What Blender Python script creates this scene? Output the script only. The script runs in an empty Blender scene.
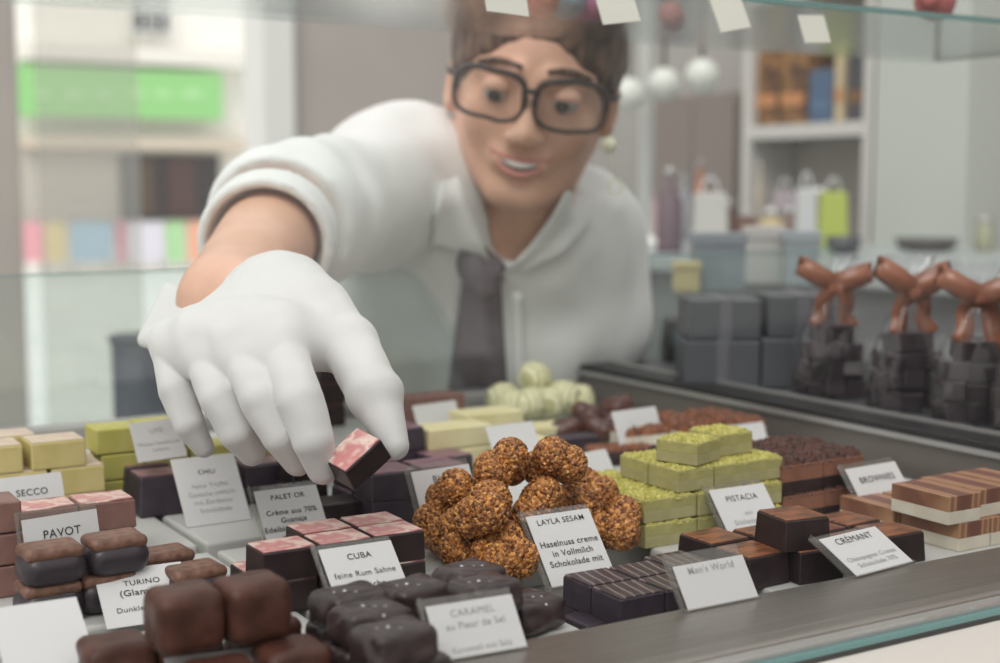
import bpy, bmesh, math, random
import numpy as np
from math import sin, cos, radians as R, pi
from mathutils import Vector, Matrix
random.seed(7); np.random.seed(7)
S = bpy.context.scene
COL = S.collection
# ------------------------------------------------------------------ camera
YAW = R(31); PIT = math.atan((331.5-185)/1400); F = 1400.0; H = .22
FW = Vector((sin(YAW)*cos(PIT), cos(YAW)*cos(PIT), -sin(PIT)))
RT = Vector((cos(YAW), -sin(YAW), 0)); UP = RT.cross(FW); CAM = Vector((0, 0, H))
cd = bpy.data.cameras.new('camera'); cam = bpy.data.objects.new('camera', cd); COL.objects.link(cam)
M3 = Matrix((RT, UP, -FW)).transposed()
cam.matrix_world = Matrix.Translation(CAM) @ M3.to_4x4()
cd.sensor_width = 36; cd.lens = 36*F/1000; cd.clip_start = .02; cd.clip_end = 200
cd.dof.use_dof = True; cd.dof.focus_distance = .77; cd.dof.aperture_fstop = 5.8
S.camera = cam
# ------------------------------------------------------------------ world, light, exposure
W = bpy.data.worlds.new('world'); S.world = W; W.use_nodes = True
nt = W.node_tree; bg = nt.nodes['Background']
tc = nt.nodes.new('ShaderNodeTexCoord'); sx = nt.nodes.new('ShaderNodeSeparateXYZ'); cr = nt.nodes.new('ShaderNodeValToRGB')
nt.links.new(tc.outputs['Generated'], sx.inputs[0]); nt.links.new(sx.outputs['Z'], cr.inputs[0]); nt.links.new(cr.outputs[0], bg.inputs[0])
cr.color_ramp.elements[0].color = (.64, .63, .61, 1); cr.color_ramp.elements[1].color = (.97, .97, .98, 1)
bg.inputs[1].default_value = 1.15
sl = bpy.data.lights.new('daylight', 'SUN'); sl.energy = 1.6; sl.angle = R(35); sl.color = (1, .98, .95)
so = bpy.data.objects.new('daylight', sl); COL.objects.link(so)
so.rotation_euler = Vector((.55, .5, -.95)).to_track_quat('-Z', 'Y').to_euler()
S.view_settings.view_transform = 'Standard'; S.view_settings.look = 'None'; S.view_settings.gamma = 1
S.view_settings.use_curve_mapping = False; S.view_settings.exposure = 0.15
S.cycles.max_bounces = 10; S.cycles.transparent_max_bounces = 24; S.cycles.use_denoising = True
S.cycles.caustics_reflective = False; S.cycles.caustics_refractive = False

def ray(px, py): return FW + RT*((px-500)/F) + UP*((331.5-py)/F)
def P(px, py, d): return CAM + ray(px, py)*d
def G(px, py, z=0.0):
    v = ray(px, py); return CAM + v*((z-H)/v.z)
def WY(px, py, y):
    v = ray(px, py); return CAM + v*(y/v.y)
def WX(px, py, x):
    v = ray(px, py); return CAM + v*(x/v.x)
# ------------------------------------------------------------------ materials
MATS = {}
def mat(name, col, rough=.5, spec=.5, **kw):
    if name in MATS: return MATS[name]
    m = bpy.data.materials.new(name); m.use_nodes = True; n = m.node_tree.nodes; l = m.node_tree.links
    b = n['Principled BSDF']; b.inputs['Roughness'].default_value = rough
    b.inputs['Specular IOR Level'].default_value = spec
    b.inputs['Base Color'].default_value = (*col, 1)
    if 'sheen' in kw: b.inputs['Sheen Weight'].default_value = kw['sheen']
    if 'sss' in kw:
        b.inputs['Subsurface Weight'].default_value = kw['sss']; b.inputs['Subsurface Scale'].default_value = .004
    if 'metal' in kw: b.inputs['Metallic'].default_value = kw['metal']
    if 'coat' in kw: b.inputs['Coat Weight'].default_value = kw['coat']
    tcn = n.new('ShaderNodeTexCoord')
    scale = kw.get('scale', 60)
    if 'col2' in kw or 'bump' in kw:
        ns = n.new('ShaderNodeTexNoise'); ns.inputs['Scale'].default_value = scale; ns.inputs['Detail'].default_value = kw.get('detail', 4)
        if 'stretch' in kw:
            mp = n.new('ShaderNodeMapping'); mp.inputs['Scale'].default_value = kw['stretch']
            l.new(tcn.outputs['Object'], mp.inputs[0]); l.new(mp.outputs[0], ns.inputs[0])
        else: l.new(tcn.outputs['Object'], ns.inputs[0])
        if 'col2' in kw:
            r = n.new('ShaderNodeValToRGB'); e = r.color_ramp.elements
            e[0].position, e[1].position = kw.get('pos', (.4, .62)); e[0].color = (*col, 1); e[1].color = (*kw['col2'], 1)
            l.new(ns.outputs[0], r.inputs[0]); l.new(r.outputs[0], b.inputs['Base Color'])
        if 'bump' in kw:
            bp = n.new('ShaderNodeBump'); bp.inputs['Strength'].default_value = kw['bump']; bp.inputs['Distance'].default_value = kw.get('bd', .001)
            l.new(ns.outputs[0], bp.inputs['Height']); l.new(bp.outputs[0], b.inputs['Normal'])
    MATS[name] = m; return m
def wave_mat(name, cols, scale, rough=.4, dist=3, rot=(0, 0, 0), bands='X', poss=None, rings=False, detail=2, bump=0):
    m = bpy.data.materials.new(name); m.use_nodes = True; n = m.node_tree.nodes; l = m.node_tree.links
    b = n['Principled BSDF']; b.inputs['Roughness'].default_value = rough
    tcn = n.new('ShaderNodeTexCoord'); mp = n.new('ShaderNodeMapping'); mp.inputs['Rotation'].default_value = rot
    w = n.new('ShaderNodeTexWave'); w.inputs['Scale'].default_value = scale; w.inputs['Distortion'].default_value = dist; w.inputs['Detail'].default_value = detail
    w.inputs['Detail Scale'].default_value = 1.2
    if rings: w.wave_type = 'RINGS'
    else: w.bands_direction = bands
    r = n.new('ShaderNodeValToRGB'); e = r.color_ramp.elements
    while len(e) < len(cols): e.new(.5)
    poss = poss or [i/(len(cols)-1) for i in range(len(cols))]
    for i, c in enumerate(cols): e[i].position = poss[i]; e[i].color = (*c, 1)
    l.new(tcn.outputs['Object'], mp.inputs[0]); l.new(mp.outputs[0], w.inputs[0]); l.new(w.outputs[1], r.inputs[0]); l.new(r.outputs[0], b.inputs['Base Color'])
    if bump:
        bp = n.new('ShaderNodeBump'); bp.inputs['Strength'].default_value = bump; bp.inputs['Distance'].default_value = .0008
        l.new(w.outputs[1], bp.inputs['Height']); l.new(bp.outputs[0], b.inputs['Normal'])
    MATS[name] = m; return m
def clear_mat(name, tint=(1, 1, 1), haze=.0, gloss_rough=.02, ior=1.45, hazecol=(.8, .8, .8), coat=0.):
    m = bpy.data.materials.new(name); m.use_nodes = True; n = m.node_tree.nodes; l = m.node_tree.links
    n.remove(n['Principled BSDF']); out = n['Material Output']
    t = n.new('ShaderNodeBsdfTransparent'); t.inputs[0].default_value = (*tint, 1)
    g = n.new('ShaderNodeBsdfGlossy'); g.inputs['Roughness'].default_value = gloss_rough
    f = n.new('ShaderNodeFresnel'); f.inputs[0].default_value = ior
    geo = n.new('ShaderNodeNewGeometry'); mr = n.new('ShaderNodeMapRange'); mr.inputs['To Min'].default_value = ior; mr.inputs['To Max'].default_value = 1/ior
    l.new(geo.outputs['Backfacing'], mr.inputs['Value']); l.new(mr.outputs[0], f.inputs[0])      # the pane does not bend light, so both faces reflect alike
    a = n.new('ShaderNodeMixShader'); l.new(f.outputs[0], a.inputs[0])
    last = t
    if haze > 0:
        d = n.new('ShaderNodeBsdfDiffuse'); d.inputs[0].default_value = (*hazecol, 1)
        h = n.new('ShaderNodeMixShader'); h.inputs[0].default_value = haze; l.new(t.outputs[0], h.inputs[1]); l.new(d.outputs[0], h.inputs[2]); last = h
    l.new(last.outputs[0], a.inputs[1]); l.new(g.outputs[0], a.inputs[2])
    if coat:
        v = n.new('ShaderNodeMath'); v.operation = 'ADD'; v.inputs[1].default_value = coat; l.new(f.outputs[0], v.inputs[0]); l.new(v.outputs[0], a.inputs[0])
    l.new(a.outputs[0], out.inputs[0]); MATS[name] = m; return m
def seed_mat(name, cols, scale, rough=.45, bump=.6):
    m = bpy.data.materials.new(name); m.use_nodes = True; n = m.node_tree.nodes; l = m.node_tree.links
    b = n['Principled BSDF']; b.inputs['Roughness'].default_value = rough
    tcn = n.new('ShaderNodeTexCoord'); v = n.new('ShaderNodeTexVoronoi'); v.inputs['Scale'].default_value = scale
    l.new(tcn.outputs['Object'], v.inputs[0]); s = n.new('ShaderNodeSeparateColor'); l.new(v.outputs['Color'], s.inputs[0])
    r = n.new('ShaderNodeValToRGB'); e = r.color_ramp.elements
    while len(e) < len(cols): e.new(.5)
    for i, c in enumerate(cols): e[i].position = i/(len(cols)-1); e[i].color = (*c, 1)
    l.new(s.outputs[0], r.inputs[0]); l.new(r.outputs[0], b.inputs['Base Color'])
    mm = n.new('ShaderNodeMath'); mm.operation = 'SUBTRACT'; mm.inputs[0].default_value = 1; l.new(v.outputs['Distance'], mm.inputs[1])
    bp = n.new('ShaderNodeBump'); bp.inputs['Strength'].default_value = bump; bp.inputs['Distance'].default_value = .0012
    l.new(mm.outputs[0], bp.inputs['Height']); l.new(bp.outputs[0], b.inputs['Normal']); MATS[name] = m; return m

DARK = mat('dark_chocolate', (.020, .011, .012), .38, .5, col2=(.03, .017, .018), scale=90)
DARKV = mat('violet_dark_chocolate', (.036, .026, .038), .4, .5, col2=(.05, .037, .05), scale=90)
COPPER = mat('copper_dusted_chocolate', (.30, .10, .035), .35, .5, col2=(.08, .03, .015), scale=70, stretch=(1, 4, 1))
BMILK = mat('brownie_milk_layer', (.21, .095, .062), .5, .3, col2=(.26, .12, .08), scale=60)
MILK = mat('milk_chocolate', (.115, .048, .034), .5, .35, col2=(.15, .065, .046), scale=60, bump=.3)
MILKP = mat('rosy_milk_chocolate', (.20, .105, .088), .45, .5, col2=(.24, .13, .11), scale=60)
RUM = mat('rough_milk_coating', (.062, .022, .014), .45, .35, col2=(.10, .038, .025), scale=70, bump=.5, bd=.002)
MARB = wave_mat('pink_marbled_print', [(.20, .05, .06), (.62, .28, .27), (.72, .58, .5), (.55, .22, .22)], 28, .35, 9, rings=True, detail=3)
MAUVE = wave_mat('mauve_marbled_print', [(.12, .06, .08), (.30, .17, .20), (.2, .10, .13)], 24, .35, 9, rings=True)
YEL = mat('yellow_marzipan', (.54, .45, .18), .6, .3, col2=(.60, .50, .23), scale=50)
YELP = mat('pale_marzipan_top', (.62, .52, .40), .55, .3, col2=(.55, .42, .34), scale=50)
LIME = mat('lime_marzipan', (.46, .43, .11), .6, .3, col2=(.52, .49, .16), scale=50)
CREAMY = mat('cream_nougat', (.66, .60, .34), .6, .3, col2=(.72, .66, .42), scale=40)
PIST = mat('pistachio_cream', (.43, .40, .17), .55, .3, col2=(.37, .35, .14), scale=90, bump=.2)
PISTD = mat('pistachio_layer', (.37, .34, .17), .55, .3, col2=(.42, .39, .20), scale=90, bump=.2)
CRUMB = seed_mat('pistachio_crumbs', [(.40, .37, .08), (.58, .53, .16), (.33, .31, .06), (.48, .44, .11)], 420, .6, .8)
BCRUMB = seed_mat('cocoa_crumbs', [(.06, .022, .014), (.12, .05, .033), (.03, .012, .009)], 300, .6, .8)
SESAME = seed_mat('caramelised_sesame', [(.06, .014, .006), (.44, .15, .03), (.78, .38, .11), (.13, .04, .012), (.48, .20, .055), (.10, .03, .01)], 560, .25, 1.0)
STRIPE = wave_mat('striped_dark_chocolate', [(.040, .024, .026), (.045, .028, .03), (.22, .16, .16)], 52, .36, 1.6, bands='X', poss=[0, .78, .97], rot=(0, 0, R(8)))
CAKE = wave_mat('marbled_nougat_layer', [(.17, .07, .05), (.20, .085, .055), (.50, .29, .15), (.26, .12, .075)], 15, .5, 1.0, bands='X', poss=[0, .66, .86, 1])
WHITE = mat('white_chocolate', (.66, .61, .50), .5, .4, col2=(.72, .68, .58), scale=60)
WTRUF = wave_mat('ribbed_white_chocolate', [(.42, .41, .22), (.64, .61, .38), (.72, .69, .48)], 60, .5, 1.5, bump=.6)
FLOR = mat('caramel_florentine', (.24, .08, .03), .35, .5, col2=(.12, .04, .02), scale=120, bump=.7, bd=.002)
NUTB = mat('glossy_brown_cluster', (.07, .026, .022), .35, .5, col2=(.11, .045, .035), scale=60, bump=.4, bd=.002)
SALT = mat('salt_grains', (.8, .78, .75), .3)
ALM = mat('almond_cream', (.62, .40, .27), .5, .4, col2=(.5, .3, .2), scale=120)
TRAY = mat('white_tray', (.53, .535, .515), .35, .5)
STEEL = mat('brushed_steel', (.26, .235, .215), .30, .5, metal=.8, stretch=(3, 80, 80), col2=(.30, .275, .25), scale=8)
WALLS = mat('warm_grey_steel', (.17, .15, .135), .4, .5, metal=.3)
BLK = mat('black_rail', (.015, .014, .015), .4)
ALU = mat('aluminium_strip', (.45, .44, .43), .35, .5, metal=.6)
BEIGE = mat('beige_front', (.60, .55, .50), .4)
PAPER = mat('white_card', (.62, .62, .62), .6, .2)
INK = mat('grey_ink', (.06, .06, .065), .7, .1); INKL = mat('pale_ink', (.35, .35, .36), .7, .1)
ACR = clear_mat('clear_acrylic', (.90, .89, .87), .08, .05, 1.49, (.6, .58, .55))
GLASS = clear_mat('vitrine_glass', (.995, .992, .985), .0, .0, 1.5)
SHELFG = clear_mat('glass_shelf_pane', (.95, .98, .97), .0, .18, 1.2)
GLASSW = clear_mat('rear_guard_glass', (.93, .97, .96), .05, .02, 1.5, (.7, .75, .74))
GEDGE = mat('green_glass_edge', (.14, .27, .26), .2)
CELLO = clear_mat('cellophane', (.95, .95, .96), .02, .05, 1.45, (.5, .5, .52), .03)
# ------------------------------------------------------------------ mesh helpers
def link(name, me, m=None, parent=None, smooth=False, loc=None):
    o = bpy.data.objects.new(name, me); COL.objects.link(o)
    if m is not None:
        for mm in (m if isinstance(m, (list, tuple)) else [m]): me.materials.append(mm)
    if parent is not None: o.parent = parent
    if smooth: me.polygons.foreach_set('use_smooth', [True]*len(me.polygons))
    if loc is not None: o.location = loc
    return o
def bm_obj(name, bm, m=None, parent=None, smooth=False, loc=None):
    me = bpy.data.meshes.new(name); bm.normal_update(); bm.to_mesh(me); bm.free(); return link(name, me, m, parent, smooth, loc)
def py_obj(name, vs, fs, m=None, parent=None, smooth=False, loc=None):
    me = bpy.data.meshes.new(name); me.from_pydata([tuple(v) for v in vs], [], fs); me.update()
    return link(name, me, m, parent, smooth, loc)
def tag(o, label=None, cat=None, group=None, kind=None):
    if label: o['label'] = label
    if cat: o['category'] = cat
    if group: o['group'] = group
    if kind: o['kind'] = kind
    return o
def empty(name, loc=(0, 0, 0), rz=0):
    o = bpy.data.objects.new(name, None); COL.objects.link(o); o.location = loc; o.rotation_euler = (0, 0, rz); o.empty_display_size = .01
    return o
def dup(root, loc, rz, name=None):
    r = root.copy(); COL.objects.link(r); r.location = loc; r.rotation_euler = (0, 0, rz)
    if name: r.name = name
    for ch in list(root.children):
        c = ch.copy(); COL.objects.link(c); c.parent = r
        for g in ch.children:
            d = g.copy(); COL.objects.link(d); d.parent = c
    return r
def box(bm, x0, x1, y0, y1, z0, z1, bev=0, seg=2, taper=0, M=None):
    c = [((x0 if i & 1 == 0 else x1), (y0 if i & 2 == 0 else y1), (z0 if i & 4 == 0 else z1)) for i in range(8)]
    vs = []
    cx, cy = (x0+x1)/2, (y0+y1)/2
    for x, y, z in c:
        if z == z1 and taper: x = cx+(x-cx)*(1-taper); y = cy+(y-cy)*(1-taper)
        vs.append(bm.verts.new(M @ Vector((x, y, z)) if M else (x, y, z)))
    fs = [bm.faces.new([vs[i] for i in f]) for f in ((0, 2, 3, 1), (4, 5, 7, 6), (0, 1, 5, 4), (2, 6, 7, 3), (0, 4, 6, 2), (1, 3, 7, 5))]
    if bev:
        es = list({e for f in fs for e in f.edges})
        bmesh.ops.bevel(bm, geom=es, offset=bev, segments=seg, affect='EDGES', profile=.5)
    return bm
def bx(name, x0, x1, y0, y1, z0, z1, m, parent=None, bev=0, seg=2, taper=0, smooth=False):
    bm = bmesh.new(); box(bm, x0, x1, y0, y1, z0, z1, bev, seg, taper); return bm_obj(name, bm, m, parent, smooth)
def tube(pts, rad, n=10, closed=False, flat=1.0, nrm=None):
    pts = [Vector(p) for p in pts]; vs = []; fs = []; N = len(pts)
    rr = rad if isinstance(rad, (list, tuple)) else [rad]*N
    pu = None
    for i, p in enumerate(pts):
        a = pts[(i-1) % N] if (closed or i > 0) else p; b = pts[(i+1) % N] if (closed or i < N-1) else p
        t = (b-a).normalized(); u = nrm.copy() if nrm else (pu or (Vector((0, 0, 1)) if abs(t.z) < .9 else Vector((1, 0, 0))))
        u = (u - t*u.dot(t)).normalized(); pu = u; v = t.cross(u)
        for k in range(n):
            an = 2*pi*k/n; vs.append(p+u*cos(an)*rr[i]*flat+v*sin(an)*rr[i])
    for i in range(N if closed else N-1):
        j = (i+1) % N
        for k in range(n): fs.append((i*n+k, i*n+(k+1) % n, j*n+(k+1) % n, j*n+k))
    if not closed: fs.append(tuple(range(n-1, -1, -1))); fs.append(tuple((N-1)*n+k for k in range(n)))
    return vs, fs
def lathe(prof, n=20):
    vs = []; fs = []
    for r, z in prof:
        for k in range(n): vs.append((r*cos(2*pi*k/n), r*sin(2*pi*k/n), z))
    for i in range(len(prof)-1):
        for k in range(n): fs.append((i*n+k, i*n+(k+1) % n, (i+1)*n+(k+1) % n, (i+1)*n+k))
    fs.append(tuple(range(n-1, -1, -1))); fs.append(tuple((len(prof)-1)*n+k for k in range(n)))
    return vs, fs
# ---- implicit surfaces -> one continuous mesh
def axis(lo, hi, h, fine=None, hf=None):
    if fine is None: return np.arange(lo, hi+h, h)
    out = [lo]
    while out[-1] < hi:
        x = out[-1]; inside = any(a-h <= x <= b for a, b in fine); out.append(x+(hf if inside else h))
    return np.array(out)
class Field:
    def __init__(s, xs, ys, zs):
        s.x, s.y, s.z = [np.asarray(a, dtype=np.float32) for a in (xs, ys, zs)]
        s.F = np.full((len(xs), len(ys), len(zs)), 1.0, dtype=np.float32)
    def sub(s, lo, hi):
        sl = []
        for ax, a, b in zip((s.x, s.y, s.z), lo, hi):
            i = max(0, int(np.searchsorted(ax, a))-1); j = min(len(ax), int(np.searchsorted(ax, b))+1); sl.append(slice(i, max(j, i)))
        return tuple(sl)
    def apply(s, lo, hi, fn, k, op='u'):
        m = .02+k
        sl = s.sub([v-m for v in lo], [v+m for v in hi])
        if any(q.stop <= q.start for q in sl): return
        X = s.x[sl[0]][:, None, None]; Y = s.y[sl[1]][None, :, None]; Z = s.z[sl[2]][None, None, :]
        d = fn(X, Y, Z); f = s.F[sl]
        if op == 's': f2 = -f
        else: f2 = f
        if k > 0:
            h = np.clip(.5+.5*(f2-d)/k, 0, 1); r = f2*(1-h)+d*h-k*h*(1-h)
        else: r = np.minimum(f2, d)
        s.F[sl] = -r if op == 's' else r
    def cone(s, a, b, r1, r2, k=.01, op='u'):
        a = np.array(a, dtype=np.float32); b = np.array(b, dtype=np.float32); ba = b-a; L = float(ba @ ba)+1e-12
        def fn(X, Y, Z):
            px, py, pz = X-a[0], Y-a[1], Z-a[2]; t = np.clip((px*ba[0]+py*ba[1]+pz*ba[2])/L, 0, 1)
            return np.sqrt((px-t*ba[0])**2+(py-t*ba[1])**2+(pz-t*ba[2])**2)-(r1+(r2-r1)*t)
        m = max(r1, r2); s.apply(np.minimum(a, b)-m, np.maximum(a, b)+m, fn, k, op)
    def chain(s, pts, rs, k=.006):
        for i in range(len(pts)-1): s.cone(pts[i], pts[i+1], rs[i], rs[i+1], k)
    def ell(s, c, r, Rm=None, k=.01, op='u'):
        c = np.array(c, dtype=np.float32); r = np.array(r, dtype=np.float32); Q = np.array(Rm, dtype=np.float32) if Rm is not None else np.eye(3, dtype=np.float32)
        def fn(X, Y, Z):
            p = (X-c[0], Y-c[1], Z-c[2]); q = [(Q[0, i]*p[0]+Q[1, i]*p[1]+Q[2, i]*p[2]) for i in range(3)]
            k0 = np.sqrt((q[0]/r[0])**2+(q[1]/r[1])**2+(q[2]/r[2])**2); k1 = np.sqrt((q[0]/r[0]**2)**2+(q[1]/r[1]**2)**2+(q[2]/r[2]**2)**2)+1e-9
            return k0*(k0-1)/k1
        m = float(max(r)); s.apply(c-m, c+m, fn, k, op)
    def cut(s, p, n, k=0.0):            # removes the side n points to
        p = np.array(p); n = np.array(n)/np.linalg.norm(n)
        d = (s.x[:, None, None]-p[0])*n[0]+(s.y[None, :, None]-p[1])*n[1]+(s.z[None, None, :]-p[2])*n[2]
        s.F = np.maximum(s.F, d.astype(np.float32))
    def ripple(s, amp, freq, seed=0):     # soft cloth folds
        rs = np.random.RandomState(seed); X, Y, Z = s.x[:, None, None], s.y[None, :, None], s.z[None, None, :]; acc = 0
        for i in range(5):
            k = rs.randn(3)*freq*np.array([1, 1, .45]); w = rs.randn(3)*freq*.4; acc = acc+np.sin(k[0]*X+k[1]*Y+k[2]*Z+1.5*np.sin(w[0]*X+w[1]*Y+w[2]*Z)+rs.rand()*6)
        s.F = (s.F+amp*acc/2).astype(np.float32)
    def mesh(s, smooth=2):
        Fd = s.F; I = Fd < 0; nx, ny, nz = Fd.shape
        cnt = np.zeros((nx-1, ny-1, nz-1), dtype=np.int8)
        for a in (0, 1):
            for b in (0, 1):
                for c in (0, 1): cnt += I[a:nx-1+a, b:ny-1+b, c:nz-1+c]
        act = np.argwhere((cnt > 0) & (cnt < 8)); idx = np.full(cnt.shape, -1, dtype=np.int64); idx[tuple(act.T)] = np.arange(len(act))
        pos = np.zeros((len(act), 3)); n = np.zeros(len(act)); i, j, k = act.T
        for ax in range(3):
            o1, o2 = [q for q in range(3) if q != ax]
            for a in (0, 1):
                for b in (0, 1):
                    s0 = [i, j, k]; s0[o1] = s0[o1]+a; s0[o2] = s0[o2]+b; s1 = list(s0); s1[ax] = s1[ax]+1
                    f0 = Fd[tuple(s0)]; f1 = Fd[tuple(s1)]; m = (f0 < 0) != (f1 < 0); t = np.where(m, f0/(f0-f1+1e-12), 0)
                    p0 = np.stack([s.x[s0[0]], s.y[s0[1]], s.z[s0[2]]], 1); p1 = np.stack([s.x[s1[0]], s.y[s1[1]], s.z[s1[2]]], 1)
                    pos += np.where(m[:, None], p0+(p1-p0)*t[:, None], 0); n += m
        pos /= np.maximum(n, 1)[:, None]; quads = []
        for ax in range(3):
            o1, o2 = (ax+1) % 3, (ax+2) % 3
            sa = [slice(None)]*3; sb = [slice(None)]*3; sa[ax] = slice(0, -1); sb[ax] = slice(1, None)
            e = np.argwhere(I[tuple(sa)] != I[tuple(sb)]); ok = (e[:, o1] > 0) & (e[:, o2] > 0) & (e[:, o1] < Fd.shape[o1]-1) & (e[:, o2] < Fd.shape[o2]-1); e = e[ok]
            def cell(d1, d2):
                q = e.copy(); q[:, o1] -= d1; q[:, o2] -= d2; return idx[tuple(q.T)]
            q = np.stack([cell(1, 1), cell(0, 1), cell(0, 0), cell(1, 0)], 1); ins = I[tuple(e.T)]
            q[~ins] = q[~ins][:, ::-1]; quads.append(q)
        q = np.concatenate(quads)
        for _ in range(smooth):
            acc = np.zeros_like(pos); c = np.zeros(len(pos))
            for a, b in ((0, 1), (1, 2), (2, 3), (3, 0)):
                np.add.at(acc, q[:, a], pos[q[:, b]]); np.add.at(c, q[:, a], 1); np.add.at(acc, q[:, b], pos[q[:, a]]); np.add.at(c, q[:, b], 1)
            pos = pos*.5+.5*acc/np.maximum(c, 1)[:, None]
        return pos, q
def np_obj(name, pos, q, m=None, parent=None, smooth=True):
    me = bpy.data.meshes.new(name); me.vertices.add(len(pos)); me.vertices.foreach_set('co', pos.astype(np.float32).ravel())
    me.loops.add(q.size); me.loops.foreach_set('vertex_index', q.astype(np.int32).ravel())
    me.polygons.add(len(q)); me.polygons.foreach_set('loop_start', (np.arange(len(q))*q.shape[1]).astype(np.int32))
    me.update(calc_edges=True); me.validate(); return link(name, me, m, parent, smooth)
def struct(o): o['kind'] = 'structure'; return o

# ------------------------------------------------------------------ the display case
YL = G(758, 593, .012).y; YF = G(683, 663, .012).y
case = tag(empty('display_case', (.1, .85, -.95)), 'grey steel chocolate display case with slanted front glass and black side rail', 'display case')
def cpart(name, x0, x1, y0, y1, z0, z1, m, bev=0):
    o = bx(name, x0-.1, x1-.1, y0-.85, y1-.85, z0+.95, z1+.95, m, case, bev); return o
XR = .82; YB = 1.215
cpart('cabinet_base', -.75, 1.5, .45, 1.24, -.95, -.034, BEIGE)
cpart('deck', -.75, XR, YL-.002, YB, -.034, -.020, TRAY)
cpart('front_ledge', -.75, 1.5, YF, YL, -.034, .012, STEEL, .002)
cpart('glass_channel', -.75, 1.5, YF-.007, YF, -.03, .011, ALU, .001)
cpart('front_sill', -.75, 1.5, YF-.062, YF-.010, -.05, .004, BEIGE, .004)
cpart('sill_edge', -.75, 1.5, YF-.085, YF-.062, -.06, -.001, mat('white_edge', (.8, .8, .78), .4), .004)
cpart('side_wall', XR, XR+.006, YL, YB, -.034, .026, WALLS)
cpart('side_rail', XR-.002, XR+.03, YL, YB+.06, .026, .034, BLK, .001)
cpart('rail_strip', XR-.004, XR+.001, YL, YB+.06, .0245, .0285, ALU)
cpart('rail_strip', XR+.03, XR+.036, YL, YB+.06, .030, .036, ALU)
cpart('side_shelf', XR+.036, 1.5, YL, 1.24, -.034, .028, mat('dark_side_shelf', (.09, .09, .095), .35))
cpart('rear_rail', -.75, XR, YB, YB+.025, -.034, .012, ALU, .002)
# slanted front glass, thickness 6 mm, with green edge at its foot
def slab(name, y, z0, z1, x0, x1, lean, th, m):
    bm = bmesh.new(); s = (z1-z0)*math.tan(lean); vs = []
    for x in (x0, x1):
        for (yy, zz) in ((y, z0), (y+s, z1), (y+s+th, z1), (y+th, z0)): vs.append(bm.verts.new((x-.1, yy-.85, zz+.95)))
    for f in ((0, 1, 2, 3), (7, 6, 5, 4), (0, 4, 5, 1), (1, 5, 6, 2), (2, 6, 7, 3), (3, 7, 4, 0)): bm.faces.new([vs[i] for i in f])
    bmesh.ops.recalc_face_normals(bm, faces=bm.faces); return bm_obj(name, bm, m, case)
slab('front_glass', YF-.0095, .011, .60, -.75, 1.5, R(4.5), .006, GLASS)
slab('glass_edge', YF-.0100, .0052, .0080, -.75, 1.5, 0, .003, GEDGE)
slab('rear_guard_glass', YB+.028, .012, .142, -.75, XR+.4, 0, .005, GLASSW)
slab('guard_top_edge', YB+.028, .142, .1433, -.75, XR+.4, 0, .005, GEDGE)
# plates the chocolates stand on
plate_rows = [(.552, .672), (.69, .80), (.818, .93), (.948, 1.06), (1.078, 1.20)]
pl_lab = {0: 'nearest the front ledge', 1: 'in the second row', 2: 'in the middle row', 3: 'in the fourth row', 4: 'in the last row by the rear rail'}
cols_ = [(-.02, .125), (.13, .275), (.28, .425), (.43, .60), (.605, .80)]
col_lab = ['at the left end', 'left of centre', 'near the centre', 'right of centre', 'at the right end']
plate0 = None
for ri, (y0, y1) in enumerate(plate_rows):
    for ci, (x0, x1) in enumerate(cols_):
        if ri == 0 and ci == 2: x1 = .385
        if ri == 0 and ci == 3: x0 = .51
        w, d = x1-x0, y1-y0
        bm = bmesh.new(); box(bm, -w/2, w/2, -d/2, d/2, 0, .0198, .002, 2)
        o = bm_obj('serving_plate', bm, TRAY, None, loc=((x0+x1)/2, (y0+y1)/2, -.020))
        tag(o, 'white flat plate %s, %s' % (pl_lab[ri], col_lab[ci]), 'plate', 'white plates on the deck of the case')
# ------------------------------------------------------------------ chocolates
def proto_box(name, w, d, h, body, top=None, bev=.0012, taper=0, topname='top_decor', layers=None, jit=0, topth=.0012, bumpy=0):
    """a praline as an Empty with its coating and its printed or crumbed top as parts"""
    r = empty(name)
    if layers:
        z = 0
        for (ln, lh, lm) in layers:
            bx(ln, -w/2, w/2, -d/2, d/2, z*h, (z+lh)*h, lm, r, bev*.22, 1); z += lh
    else:
        bx('coating', -w/2, w/2, -d/2, d/2, 0, h-.0004, body, r, bev, 3, taper)
    if top is not None:
        k = 1-taper
        if bumpy:
            n = 22; vs = []; fs = []
            for i in range(n+1):
                for j in range(n+1):
                    x = -w/2+w*i/n; y = -d/2+d*j/n; e = 0 if (i in (0, n) or j in (0, n)) else 1
                    vs.append((x*1.01+(1-e)*random.uniform(-.0006, .0006), y*1.01+(1-e)*random.uniform(-.0006, .0006), h+(random.uniform(.0, bumpy) if e else -.0016)))
            for i in range(n):
                for j in range(n): a = i*(n+1)+j; fs.append((a, a+n+1, a+n+2, a+1))
            fs.append(tuple([j for j in range(n+1)]+[i*(n+1)+n for i in range(1, n+1)]+[n*(n+1)+j for j in range(n-1, -1, -1)]+[i*(n+1) for i in range(n-1, 0, -1)]))
            py_obj(topname, vs, fs, top, r)
        else:
            bx(topname, -w/2*k+.0007, w/2*k-.0007, -d/2*k+.0007, d/2*k-.0007, h-.0006, h+topth*.4, top, r, .0004, 1)
    r['dims'] = (w, d, h); return r
def sdf_obj(name, build, lo, hi, h, m, smooth=1, disp=None, parent=None):
    f = Field(axis(lo[0], hi[0], h), axis(lo[1], hi[1], h), axis(lo[2], hi[2], h)); build(f); pos, q = f.mesh(smooth)
    if disp is not None: pos = disp(pos)
    o = np_obj(name, pos, q, m, parent); return o
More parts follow.
